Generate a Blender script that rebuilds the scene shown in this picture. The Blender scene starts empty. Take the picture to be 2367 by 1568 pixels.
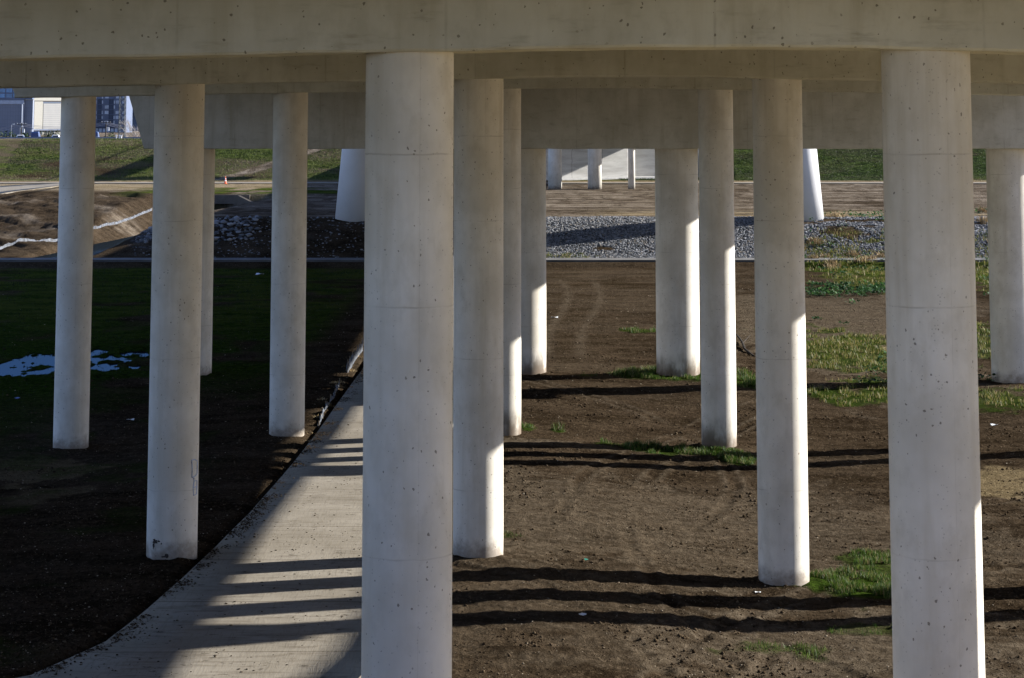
import bpy, math, random
import numpy as np
from mathutils import Vector, Matrix

C = bpy.context.scene.collection
R = math.radians
# ------------------------------------------------------------------ camera, sky, sun, exposure
FD, TH, HOR, CX = 5180.0, .12, 263.0, 1183.5      # focal length and horizon of the photograph, 2367 px wide
ct, st = math.cos(TH), math.sin(TH)
CY = HOR - FD * math.tan(TH)
CAMZ = 11.0
cam_d = bpy.data.cameras.new("camera")
cam = bpy.data.objects.new("camera", cam_d)
C.objects.link(cam)
cam.location = (0, 0, CAMZ)
cam.rotation_euler = (math.pi / 2 + TH, 0, 0)
cam_d.lens = 36.0 * FD / 2367.0
cam_d.sensor_width = 36.0
cam_d.shift_y = -(784.0 - CY) / 2367.0
cam_d.clip_end = 6000
cam_d.clip_start = .5
bpy.context.scene.camera = cam

SUN_EL, SUN_AZ = R(22), R(17)                     # sun to the right, a little beyond
S = Vector((math.cos(SUN_AZ) * math.cos(SUN_EL), math.sin(SUN_AZ) * math.cos(SUN_EL), math.sin(SUN_EL)))
w = bpy.data.worlds.new("World")
bpy.context.scene.world = w
w.use_nodes = True
wn = w.node_tree.nodes
sky = wn.new("ShaderNodeTexSky")
sky.sky_type = 'NISHITA'
sky.sun_disc = False
sky.sun_elevation = SUN_EL
sky.sun_rotation = math.pi / 2 - SUN_AZ
sky.air_density = 1.0
sky.dust_density = .3
sky.ozone_density = 1.6
wb = wn.new("ShaderNodeMix")                        # white balance of the photograph: set for the sun, so skylight is blue
wb.data_type = 'RGBA'
wb.blend_type = 'MULTIPLY'
wb.inputs[0].default_value = 1
wb.inputs[7].default_value = (.93, .93, 1.18, 1)
w.node_tree.links.new(sky.outputs[0], wb.inputs[6])
w.node_tree.links.new(wb.outputs[2], wn["Background"].inputs[0])
wn["Background"].inputs[1].default_value = .068
sl = bpy.data.lights.new("sun", 'SUN')
sl.energy = 5.0
sl.angle = R(.45)
sl.color = (1, .965, .90)
so = bpy.data.objects.new("sun", sl)
C.objects.link(so)
so.location = (60, 20, 60)
so.rotation_mode = 'QUATERNION'
so.rotation_quaternion = S.to_track_quat('Z', 'Y')
vs = bpy.context.scene.view_settings
vs.view_transform = 'Standard'
vs.look = 'None'
vs.exposure = 1.62
vs.gamma = 1
vs.use_curve_mapping = False
bpy.context.scene.cycles.max_bounces = 8
bpy.context.scene.cycles.diffuse_bounces = 5


def at(px, py, Z):
    """point of the plane at height Z that the photograph shows at px, py"""
    z = Z - CAMZ
    k = (CY - py) / FD
    Y = (z * ct - k * z * st) / (k * ct + st)
    return ((px - CX) * (Y * ct + z * st) / FD, Y)


def atY(px, py, Y):
    k = (CY - py) / FD
    z = (k * Y * ct + Y * st) / (ct - k * st)
    return ((px - CX) * (Y * ct + z * st) / FD, z + CAMZ)


# ------------------------------------------------------------------ helpers: objects
def tag(o, label=None, cat=None, group=None, kind=None):
    if label: o['label'] = label
    if cat: o['category'] = cat
    if group: o['group'] = group
    if kind: o['kind'] = kind
    return o


def thing(name, label, cat, loc=(0, 0, 0), rz=0, group=None):
    o = bpy.data.objects.new(name, None)
    C.objects.link(o)
    o.location = loc
    o.rotation_euler = (0, 0, rz)
    return tag(o, label, cat, group)


class MB:
    """collects boxes, tubes and faces into one mesh object"""

    def __init__(s):
        s.v = []
        s.f = []

    def add(s, vs_, fs_):
        b = len(s.v)
        s.v += [tuple(p) for p in vs_]
        s.f += [tuple(i + b for i in f) for f in fs_]

    def box(s, x0, x1, y0, y1, z0, z1):
        s.add([(x0, y0, z0), (x1, y0, z0), (x1, y1, z0), (x0, y1, z0), (x0, y0, z1), (x1, y0, z1), (x1, y1, z1), (x0, y1, z1)],
              [(0, 3, 2, 1), (4, 5, 6, 7), (0, 1, 5, 4), (1, 2, 6, 5), (2, 3, 7, 6), (3, 0, 4, 7)])

    def tube(s, pts, rad, n=6, cap=True):
        pts = [Vector(p) for p in pts]
        if not hasattr(rad, '__len__'): rad = [rad] * len(pts)
        vs_, fs_ = [], []
        for i, p in enumerate(pts):
            d = (pts[min(i + 1, len(pts) - 1)] - pts[max(i - 1, 0)]).normalized()
            a = d.cross(Vector((0, 0, 1)))
            if a.length < 1e-3: a = Vector((1, 0, 0))
            a.normalize()
            b = d.cross(a)
            for k in range(n):
                t = 2 * math.pi * k / n
                vs_.append(p + (a * math.cos(t) + b * math.sin(t)) * rad[i])
        for i in range(len(pts) - 1):
            for k in range(n):
                k2 = (k + 1) % n
                fs_.append((i * n + k, i * n + k2, (i + 1) * n + k2, (i + 1) * n + k))
        if cap:
            fs_.append(tuple(range(n))[::-1])
            fs_.append(tuple((len(pts) - 1) * n + k for k in range(n)))
        s.add(vs_, fs_)

    def build(s, name, m, parent=None, smooth=False, bevel=0, loc=None):
        me = bpy.data.meshes.new(name)
        me.from_pydata(s.v, [], s.f)
        me.update()
        me.materials.append(m)
        if smooth:
            me.polygons.foreach_set('use_smooth', [True] * len(me.polygons))
        o = bpy.data.objects.new(name, me)
        C.objects.link(o)
        if parent: o.parent = parent
        if loc: o.location = loc
        if bevel:
            b = o.modifiers.new('bevel', 'BEVEL')
            b.width = bevel
            b.segments = 2
            b.limit_method = 'ANGLE'
            b.angle_limit = R(40)
        return o


def arrays(name, v, f, m, attrs={}, smooth=False, parent=None):
    """mesh from numpy arrays: v (n,3), f (m,k)"""
    me = bpy.data.meshes.new(name)
    k = f.shape[1]
    me.vertices.add(len(v))
    me.vertices.foreach_set('co', np.ascontiguousarray(v, dtype=np.float32).ravel())
    me.loops.add(f.size)
    me.loops.foreach_set('vertex_index', np.ascontiguousarray(f, dtype=np.int32).ravel())
    me.polygons.add(len(f))
    me.polygons.foreach_set('loop_start', np.arange(0, f.size, k, dtype=np.int32))
    me.polygons.foreach_set('loop_total', np.full(len(f), k, dtype=np.int32))
    me.update(calc_edges=True)
    for a, d in attrs.items():
        at_ = me.attributes.new(a, 'FLOAT', 'POINT')
        at_.data.foreach_set('value', np.ascontiguousarray(d, dtype=np.float32).ravel())
    if smooth: me.polygons.foreach_set('use_smooth', np.ones(len(f), dtype=bool))
    me.materials.append(m)
    o = bpy.data.objects.new(name, me)
    C.objects.link(o)
    if parent: o.parent = parent
    return o


# ------------------------------------------------------------------ helpers: materials
class NT:
    def __init__(s, name, rough=.9, spec=.3):
        s.m = bpy.data.materials.new(name)
        s.m.use_nodes = True
        s.t = s.m.node_tree
        s.b = s.t.nodes['Principled BSDF']
        s.b.inputs['Roughness'].default_value = rough
        s.b.inputs['Specular IOR Level'].default_value = spec

    def n(s, typ, **kw):
        nd = s.t.nodes.new(typ)
        for k, v in kw.items():
            if k.startswith('i_'):
                key = k[2:]
                key = int(key) if key.isdigit() else key.replace('_', ' ')
                if isinstance(v, bpy.types.NodeSocket): s.t.links.new(v, nd.inputs[key])
                else: nd.inputs[key].default_value = v
            else: setattr(nd, k, v)
        return nd

    def lk(s, a, b): s.t.links.new(a, b)

    def math(s, op, a, b=None, c=None, clamp=False):
        nd = s.t.nodes.new('ShaderNodeMath')
        nd.operation = op
        nd.use_clamp = clamp
        for i, v in enumerate((a, b, c)):
            if v is None: continue
            if isinstance(v, bpy.types.NodeSocket): s.t.links.new(v, nd.inputs[i])
            else: nd.inputs[i].default_value = v
        return nd.outputs[0]

    def ramp(s, x, lo, hi, a=0.0, b=1.0):
        nd = s.n('ShaderNodeMapRange', i_0=x, i_1=lo, i_2=hi, i_3=a, i_4=b)
        nd.interpolation_type = 'SMOOTHSTEP'
        return nd.outputs[0]

    def mix(s, f, a, b, mode='MIX'):
        nd = s.t.nodes.new('ShaderNodeMix')
        nd.data_type = 'RGBA'
        nd.blend_type = mode
        for i, v in ((0, f), (6, a), (7, b)):
            if isinstance(v, bpy.types.NodeSocket): s.t.links.new(v, nd.inputs[i])
            else: nd.inputs[i].default_value = (v if i == 0 else (*v[:3], 1))
        return nd.outputs[2]

    def obj(s):
        tc = s.n('ShaderNodeTexCoord')
        oi = s.n('ShaderNodeObjectInfo')
        off = s.n('ShaderNodeVectorMath', operation='SCALE', i_0=(37., 21., 0.))
        s.lk(oi.outputs['Random'], off.inputs['Scale'])
        add = s.n('ShaderNodeVectorMath', operation='ADD')
        s.lk(tc.outputs['Object'], add.inputs[0])
        s.lk(off.outputs[0], add.inputs[1])
        return tc.outputs['Object'], add.outputs[0]

    def geo(s): return s.n('ShaderNodeNewGeometry').outputs['Position']

    def scale(s, vec, sc):
        nd = s.n('ShaderNodeVectorMath', operation='MULTIPLY', i_1=sc)
        s.lk(vec, nd.inputs[0])
        return nd.outputs[0]

    def noise(s, vec, scale, detail=4, rough=.55, dist=0):
        nd = s.n('ShaderNodeTexNoise', i_Scale=scale, i_Detail=detail, i_Roughness=rough, i_Distortion=dist)
        s.lk(vec, nd.inputs['Vector'])
        return nd.outputs[0]

    def vor(s, vec, scale, feature='F1', rnd=1):
        nd = s.n('ShaderNodeTexVoronoi', feature=feature, i_Scale=scale, i_Randomness=rnd)
        s.lk(vec, nd.inputs['Vector'])
        return nd

    def xyz(s, vec):
        nd = s.n('ShaderNodeSeparateXYZ')
        s.lk(vec, nd.inputs[0])
        return nd.outputs

    def bump(s, h, strength=.5, dist=.02):
        nd = s.n('ShaderNodeBump', i_Strength=strength, i_Distance=dist)
        s.lk(h, nd.inputs['Height'])
        s.lk(nd.outputs[0], s.b.inputs['Normal'])

    def col(s, c):
        if isinstance(c, bpy.types.NodeSocket): s.lk(c, s.b.inputs['Base Color'])
        else: s.b.inputs['Base Color'].default_value = (*c, 1)
        return s

    def attr(s, name):
        return s.n('ShaderNodeAttribute', attribute_name=name).outputs['Fac']


def flat(name, c, rough=.8, spec=.3, var=.12, scale=1.5, metal=0):
    t = NT(name, rough, spec)
    _, v = t.obj()
    n1 = t.noise(v, scale, 5, .6)
    f = t.ramp(n1, .3, .7)
    t.col(t.mix(f, [x * (1 - var) for x in c], [min(1, x * (1 + var)) for x in c]))
    t.b.inputs['Metallic'].default_value = metal
    return t.m


def concrete(name, base, kind='column', hole=1.0, stain=0.0):
    """board-cast concrete: mottling, drip streaks, bug holes, form joints"""
    t = NT(name, .88, .25)
    raw, v = t.obj()
    x, y, z = t.xyz(raw)
    big = t.ramp(t.noise(v, .55, 4, .6), .3, .72)
    streak = t.ramp(t.noise(t.scale(v, (2.2, 2.2, .16)), 1.0, 5, .6), .48, .8)
    fine = t.noise(v, 22, 3, .6)
    dark = [c * .80 for c in base]
    c = t.mix(big, [b * 1.05 for b in base], [base[0] * .80, base[1] * .785, base[2] * .75])
    mid = t.ramp(t.noise(t.scale(v, (1, 1, .6)), 2.4, 5, .65), .45, .72)
    c = t.mix(t.math('MULTIPLY', mid, .46), c, (base[0] * .66, base[1] * .63, base[2] * .57))
    c = t.mix(t.math('MULTIPLY', streak, .85), c, (base[0] * .72, base[1] * .68, base[2] * .60))
    band = t.ramp(t.noise(t.scale(v, (.25, .25, 2.6)), 1.0, 3, .5), .55, .75)
    c = t.mix(t.math('MULTIPLY', band, .12), c, dark)
    c = t.mix(t.math('MULTIPLY', fine, .18), c, dark)
    # bug holes
    wv = t.n('ShaderNodeVectorMath', operation='ADD')
    t.lk(v, wv.inputs[0])
    nz = t.n('ShaderNodeTexNoise', i_Scale=14.0, i_Detail=2.0)
    t.lk(v, nz.inputs['Vector'])
    sc_ = t.n('ShaderNodeVectorMath', operation='SCALE')
    sc_.inputs['Scale'].default_value = .06
    t.lk(nz.outputs['Color'], sc_.inputs[0])
    t.lk(sc_.outputs[0], wv.inputs[1])
    v1 = t.vor(t.scale(wv.outputs[0], (1, 1, .8)), 10.0)
    cr = t.xyz(v1.outputs['Color'])
    rad = t.math('MULTIPLY', t.ramp(cr[0], .25, 1.0, 0.0, .165), hole)
    h1 = t.math('LESS_THAN', v1.outputs['Distance'], rad)
    patch = t.ramp(t.noise(v, .8, 2, .5), .28, .46)
    h1 = t.math('MULTIPLY', h1, patch)
    v2 = t.vor(v, 24.0)
    cr2 = t.xyz(v2.outputs['Color'])
    h2 = t.math('LESS_THAN', v2.outputs['Distance'], t.ramp(cr2[1], .7, 1.0, 0., .26))
    h2 = t.math('MULTIPLY', h2, .45)
    holes = t.math('MAXIMUM', h1, h2)
    c = t.mix(t.math('MULTIPLY', holes, .8), c, (base[0] * .22, base[1] * .2, base[2] * .17))
    # joints
    wob = t.math('MULTIPLY', t.math('SUBTRACT', t.noise(v, 3, 2, .5), .5), .05)
    if kind == 'column':
        joint = None
        for zz in (10.45, 8.4, 5.1, 2.0):
            d = t.math('ABSOLUTE', t.math('ADD', t.math('SUBTRACT', z, zz), wob))
            l = t.ramp(d, .003, .018, 1, 0)
            joint = l if joint is None else t.math('MAXIMUM', joint, l)
        ang = t.math('ARCTAN2', y, x)
        d = t.math('ABSOLUTE', t.math('SUBTRACT', ang, R(-74)))
        joint = t.math('MAXIMUM', joint, t.math('MULTIPLY', t.ramp(d, .004, .02, 1, 0), .6))
        d2 = t.math('ABSOLUTE', t.math('SUBTRACT', ang, R(-70)))
        joint = t.math('MAXIMUM', joint, t.math('MULTIPLY', t.ramp(d2, .03, .16, 1, 0), .22))
        amt = t.ramp(t.noise(v, 1.3, 3, .6), .38, .68, .02, .42)
    else:
        fr = t.math('PINGPONG', t.math('ADD', x, .9), 1.83)
        joint = t.ramp(t.math('ADD', fr, t.math('MULTIPLY', wob, .3)), .006, .03, 1, 0)
        lip = t.ramp(t.noise(t.scale(v, (1.3, 1.3, 7)), 1, 5, .65), .52, .72)
        low = t.attr('low')
        joint = t.math('MAXIMUM', t.math('MULTIPLY', joint, .7), t.math('MULTIPLY', lip, low))
        amt = t.ramp(t.noise(v, 1.1, 3, .6), .35, .7, .05, .5)
    c = t.mix(t.math('MULTIPLY', joint, amt), c, (base[0] * .36, base[1] * .32, base[2] * .27))
    if stain:
        edge = t.math('ADD', t.attr('foot'), t.math('MULTIPLY', t.noise(t.scale(v, (1.2, 1.2, .5)), 1.6, 4, .6), -1.5))
        f = t.ramp(edge, stain - 1.75, stain - .75, .85, 0)
        f = t.math('MULTIPLY', f, t.ramp(t.noise(t.scale(v, (1, 1, .35)), 1.5, 4, .6), .30, .50, .2, 1))
        c = t.mix(f, c, (.085, .062, .038))
    # splash of mud at the foot
    foot = t.attr('foot')
    f = t.ramp(t.math('ADD', foot, t.math('MULTIPLY', t.noise(v, 3.5, 4, .65), -.9)), -.5, .08, .75, 0) if kind == 'column' else None
    if f is not None: c = t.mix(f, c, (.14, .10, .07))
    t.col(c)
    hh = t.math('SUBTRACT', t.math('MULTIPLY', t.noise(v, 9, 4, .6), .3), holes)
    hh = t.math('SUBTRACT', hh, t.math('MULTIPLY', joint, .35))
    t.bump(hh, .35, .012)
    return t.m


M_col = concrete('column_concrete', (.70, .665, .60))
M_col_stain = concrete('stained_column_concrete', (.70, .665, .60), stain=1.15)
M_cap = concrete('cap_concrete', (.54, .53, .455), 'cap', 1.15)
M_bigcap = concrete('straddle_cap_concrete', (.52, .51, .46), 'cap', .6)
M_deck = flat('deck_concrete', (.36, .33, .29), .9, .2, .15, .6)
M_white = flat('white_painted_concrete', (.60, .60, .61), .6, .3, .05, .5)


# ------------------------------------------------------------------ noise and terrain
def _h(ix, iy, s):
    n = (ix.astype(np.int64) * 374761393 + iy.astype(np.int64) * 668265263 + s * 974634777) & 0x7fffffff
    n = ((n ^ (n >> 13)) * 1274126177) & 0x7fffffff
    return ((n ^ (n >> 16)) & 0xffff) / 65535.0


def vnoise(x, y, s=0):
    ix, iy = np.floor(x), np.floor(y)
    fx, fy = x - ix, y - iy
    fx = fx * fx * (3 - 2 * fx)
    fy = fy * fy * (3 - 2 * fy)
    a, b = _h(ix, iy, s), _h(ix + 1, iy, s)
    c, d = _h(ix, iy + 1, s), _h(ix + 1, iy + 1, s)
    return a + (b - a) * fx + (c - a) * fy + (a - b - c + d) * fx * fy


def fbm(x, y, s=0, o=4):
    r, a, t = 0, 1, 0
    for i in range(o):
        r = r + a * vnoise(x * 2 ** i + 13.7 * i, y * 2 ** i - 7.1 * i, s + i)
        t += a
        a *= .55
    return r / t


def ss(x, a, b):
    t = np.clip((x - a) / (b - a), 0, 1)
    return t * t * (3 - 2 * t)


KX = np.array([-60, -22, -15.3, -8, -.5, 7, 14, 22, 60.])
KY = np.array([40, 55.8, 79.8, 98, 120, 172.])
KZ = np.array([[.2, .2, .25, .35, .40, -.1, -.15, -.1, 0],
               [.0, .0, .15, .37, .35, -.26, -.35, -.35, 0],
               [-.5, -.55, -.56, -.14, -.12, -.53, -.55, -.5, 0],
               [-.2, -.2, -.1, .0, 0, -.09, -.3, -.40, 0],
               [-.2, -.2, -.15, -.1, 0, -.1, -.2, -.2, 0],
               [-.3, -.3, -.3, -.3, -.3, -.3, -.3, -.3, -.3]])


def lowfield(x, y):
    xi = np.clip(np.searchsorted(KX, x) - 1, 0, len(KX) - 2)
    yi = np.clip(np.searchsorted(KY, y) - 1, 0, len(KY) - 2)
    fx = np.clip((x - KX[xi]) / (KX[xi + 1] - KX[xi]), 0, 1)
    fy = np.clip((y - KY[yi]) / (KY[yi + 1] - KY[yi]), 0, 1)
    fx = fx * fx * (3 - 2 * fx)
    fy = fy * fy * (3 - 2 * fy)
    return ((KZ[yi, xi] * (1 - fx) + KZ[yi, xi + 1] * fx) * (1 - fy) + (KZ[yi + 1, xi] * (1 - fx) + KZ[yi + 1, xi + 1] * fx) * fy)


PUD = at(175, 842, -.30)         # the puddle in the shade on the left
PUD2 = at(2275, 777, -.30)       # the small one on the right
PATH_L = [at(px, py, .2) for px, py in ((500, 1283), (575, 1200), (640, 1110), (710, 1010), (775, 925), (835, 850))]
PL = [(-30., 37.), (-20., 39.2), (-13.5, 41.8)] + [at(60, 1590, .2), at(110, 1568, .2), at(240, 1510, .2), at(330, 1440, .2), at(420, 1360, .2)] + PATH_L + [(-6.5, 115.), (-6.4, 140.), (-6.4, 169.5)]
PL = np.array(PL)


def path_left(y):
    return np.interp(y, PL[:, 1], PL[:, 0])


def ditch_x(y):
    return np.interp(y, [170, 180, 210, 240], [-37.5, -36, -33.5, -31.])


def smooth_ground(x, y):
    x = np.asarray(x, float)
    y = np.asarray(y, float)
    z = lowfield(x, y)
    # near levee the camera stands on
    z = z + 9.2 * (1 - ss(y, 0, 36)) ** 1.0
    # trail bench
    z = z + .42 * ss(y, 167.4, 168.4) * (1 - ss(y, 172.5, 173.5)) * ss(x, -70, -60)
    # bank up to the plateau
    right = ss(y, 174.3, 187.5)
    left = ss(y + (x + 40) * .25, 180, 246)
    wx = ss(x, -38, -29)
    t = left * (1 - wx) + right * wx
    z = z * (1 - t) + 2.5 * t
    # creek
    dx = np.abs(x - ditch_x(y))
    prof = -1.0 + np.maximum(0, dx - 2.0) * .62
    act = ss(y, 174, 178) * (1 - ss(y, 240.2, 240.6))
    z = np.where(act > 0, np.minimum(z, prof * act + z * (1 - act)), z)
    # far levee
    cut = ss(x, -6, -2) * (1 - ss(x, 27.6, 28.6))
    z = z + (7.55 - 2.5) * ss((y - 289.5 - 15.5 * cut) / (17.5 - 13.5 * cut), 0, 1)
    z = np.where(y > 318, 7.55 - (7.55 - 4.6) * ss(y, 318, 345), z)
    z = np.where(y > 560, 4.6 - 3.6 * ss(y, 560, 620), z)
    return z


def puddle_d(x, y):
    d1 = np.sqrt(((x - PUD[0]) / 3.9) ** 2 + ((y - PUD[1]) / 4.4) ** 2)
    d2 = np.sqrt(((x - PUD2[0]) / 3.2) ** 2 + ((y - PUD2[1]) / 1.1) ** 2)
    return np.minimum(d1, d2)


COLS = [(-8.22, 55.8), (-.82, 55.8), (6.56, 55.8), (-15.33, 79.8), (-7.83, 79.8), (-.29, 79.8), (7.2, 79.8), (-13.8, 98), (.54, 98), (7.12, 98), (21.48, 98)]
ARCS = [(-14, 38, 21.0, 1), (-14, 38, 22.7, 1), (20, 92, 34.0, 1), (20, 92, 35.8, 1), (2, 12, 47.5, 1), (2, 12, 49.2, .8), (-20, 120, 62, .8), (-20, 120, 63.8, .8), (28, 40, 24, 1), (28, 40, 25.7, 1), (-2, 150, 92, .7),
        (-2, 150, 93.8, .7), (60, 60, 57, .8), (60, 60, 58.8, .8), (-30, 75, 37, .8), (8, -10, 58.5, .9), (8, -10, 60.2, .9), (30, 130, 66, .7)]


def track(x, y):
    n = 0 * x
    for i, (cx_, cy_, r, k) in enumerate(ARCS):
        d = np.hypot(x - cx_, y - cy_) - r + .5 * (fbm(x * .15, y * .15, 200 + i, 2) - .5)
        fade = ss(fbm(x * .12, y * .12, 220 + i, 2), .36, .50)
        n = n + k * fade * (-.042 * np.exp(-(d / .13) ** 2) + .026 * np.exp(-((np.abs(d) - .27) / .10) ** 2)) * (.4 + .9 * vnoise(x * 1.3, y * 1.3, 250))
    return n * (x > -6) * (y < 112)


def rough_ground(x, y):
    x = np.asarray(x, float)
    y = np.asarray(y, float)
    near = 1 - ss(y, 110, 165)
    n = (fbm(x * .22, y * .3, 3, 4) - .5) * .16 + (fbm(x * 2.2, y * 2.6, 9, 4) - .5) * .075 + (fbm(x * .7, y * 3.2, 15, 3) - .5) * .06 * near + (fbm(x * 6.5, y * 5.0, 19, 2) - .5) * .045 * near
    # keep the ground below the concrete paths
    pl = path_left(y)
    onp = ss(x, pl - .5, pl - .05) * (1 - ss(x, pl + 4.7, pl + 5.2)) * (y < 170) + ss(y, 168.2, 168.6) * (1 - ss(y, 172.2, 172.8)) + ss(y, 275.5, 276.5) * (1 - ss(y, 281, 282))
    onp = np.clip(onp, 0, 1)
    n = n * (1 - onp) - .1 * onp
    for cx_, cy_ in COLS:
        d = np.hypot(x - cx_, y - cy_)
        n = n + np.exp(-(d / .95) ** 2) * (.02 + .16 * fbm(x * 1.6, y * 1.6, 17, 3)) * (1 - onp)
    n = n + (fbm((x * .5 + y * .35), (y * .12 - x * .05), 23, 4) - .5) * .9 * 1.5 * (x < -36) * ss(y, 182, 190) * (1 - ss(y, 238, 248)) * ss(-x, 37, 40)
    n = n + track(x, y) * (1 - onp)
    # wheel ruts
    for (xa, ya, xb, yb) in ((7.8, 64.9, 30, 65.6), (8, 62.2, 30, 62.6)):
        yy = ya + (yb - ya) * (x - xa) / (xb - xa)
        n = n - .06 * np.exp(-((y - yy + .25 * vnoise(x * .8, y * 0, 4)) / .10) ** 2) * ss(x, xa - 2, xa + 1)
    p = puddle_d(x, y) + (fbm(x * .9, y * .45, 31, 4) - .5) * 1.9 + (fbm(x * 1.8, y * .7, 33, 4) - .5) * 2.6
    n = n - .15 * (1 - ss(p, .55, 1.1))
    return n


def ground(x, y):
    return smooth_ground(x, y) + rough_ground(x, y)


def gz(x, y):
    return float(ground(np.array([x]), np.array([y]))[0])


# surface kinds, 0..1, all in ground coordinates
def blob(x, y, c, rx, ry, s, rag=.9, f=1.0):
    d = np.sqrt(((x - c[0]) / rx) ** 2 + ((y - c[1]) / ry) ** 2)
    return 1 - ss(d + (fbm(x * f, y * f * .7, s, 4) - .5) * rag * 2, .7, 1.1)


def grass_mask(x, y):
    g = 0 * x
    def B(px, py, wpx, ry, s, k=1.0, rag=.8):
        nonlocal g
        c = at(px, py, -.3)
        sc = (c[1] * ct - 11 * st) / FD
        g = np.maximum(g, k * blob(x, y, c, wpx * sc / 2, ry, s, rag))
    B(1985, 1365, 300, 1.5, 41, 1, 1.0)
    B(2010, 1300, 210, 1.3, 42, .8, 1.1)
    B(1600, 1030, 330, 1.1, 43, 1, .8)
    B(1700, 1045, 110, 1.6, 44, 1, .4)
    B(1560, 880, 400, 1.6, 45, 1, .8)
    B(1730, 888, 120, 2.0, 46, 1, .4)
    B(1470, 775, 100, 1.0, 47)
    B(1975, 820, 300, 11, 48, .9, 1.0)
    B(1960, 912, 260, 2.6, 49, .9, .8)
    B(1960, 620, 260, 11, 50, 1, .7)
    B(2000, 655, 220, 7, 51, .7, 1.0)
    B(1300, 605, 130, 4, 52, .8)
    B(2310, 640, 220, 22, 53, .8, 1.1)
    B(2310, 800, 260, 9, 54, .7, 1.1)
    B(2310, 915, 260, 4, 55, .8, 1.0)
    B(1215, 1000, 40, .8, 56)
    B(1292, 1003, 40, .5, 57)
    B(1850, 1520, 300, .9, 58, .5, 1.6)
    B(2000, 1460, 160, .7, 59, .5, 1.6)
    B(1130, 1300, 160, .5, 60, .4, 1.4)
    # the shaded pasture on the left
    sh = .6 * ss(-x, 15.5 - .0, 19) * ss(y, 74, 84) + ss(-x, 8.8, 10.5) * ss(y, 88, 100)
    left = np.clip(sh, 0, 1) * (1 - ss(y, 166, 168)) * ss(fbm(x * .25, y * .2, 61), .30, .48)
    g = np.maximum(g, left)
    g = np.maximum(g, .45 * ss(-x, 8.5, 11) * (1 - ss(y, 166, 168)) * ss(fbm(x * .5, y * .35, 62), .5, .65))
    # levee
    lev = ss(y, 288, 291) * (1 - ss(y, 307, 309))
    g = np.maximum(g, lev * ss(fbm(x * .12, y * .3, 63), .2, .48))
    # strip of green above the brown bank on the left, and at the culvert
    g = np.maximum(g, ss(x, -44, -40) * (1 - ss(x, -19, -16)) * ss(y, 238, 246) * (1 - ss(y, 258, 264)) * ss(fbm(x * .4, y * .2, 64), .3, .5))
    # greenery creeping over the riprap on the right
    g = np.maximum(g, ss(x, 21, 25) * ss(y, 173, 174) * (1 - ss(y, 178, 184)) * ss(fbm(x * .6, y * .8, 65), .42, .58))
    return np.clip(g, 0, 1)


def dry_bounce_mask(x, y):
    g = 0 * x
    def B(px, py, wpx, ry, s, k=1.0, rag=.8):
        nonlocal g
        c = at(px, py, -.3)
        sc = (c[1] * ct - 11 * st) / FD
        g = np.maximum(g, k * blob(x, y, c, wpx * sc / 2, ry, s, rag))
    B(2310, 1100, 240, 3.2, 71, .4)
    B(2030, 815, 130, 3.2, 72, .45, 1.0)
    B(1960, 606, 200, 5, 76, .25, 1.0)
    B(70, 1080, 280, 3, 73, .25, 1)
    B(110, 1150, 200, 2.5, 74, .18, 1)
    pl = ss(y, 186, 189) * (1 - ss(y, 196, 204)) * ss(x, 4, 12)
    g = np.maximum(g, pl * ss(fbm(x * .15, y * .8, 75), .42, .6) * .4)
    lev = ss(y, 283, 285) * (1 - ss(y, 289, 292))
    g = np.maximum(g, .4 * lev)
    g = np.maximum(g, 1.0 * (1 - ss(y, 37, 42)) * ss(x, -12, -8))  # unseen near ground, made pale to bounce warm light on the piers
    g = np.maximum(g, 1.0 * ss(x - .235 * y, 2.5, 6) * (y < 280) * ss(fbm(x * .1, y * .1, 77), .2, .4))  # unseen ground right of view, added as a warm reflector
    g = np.maximum(g, .4 * ss(y, 246, 262) * (1 - ss(y, 274, 276)) * (1 - ss(x, -30, -24)))
    return np.clip(g, 0, 1)


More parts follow.
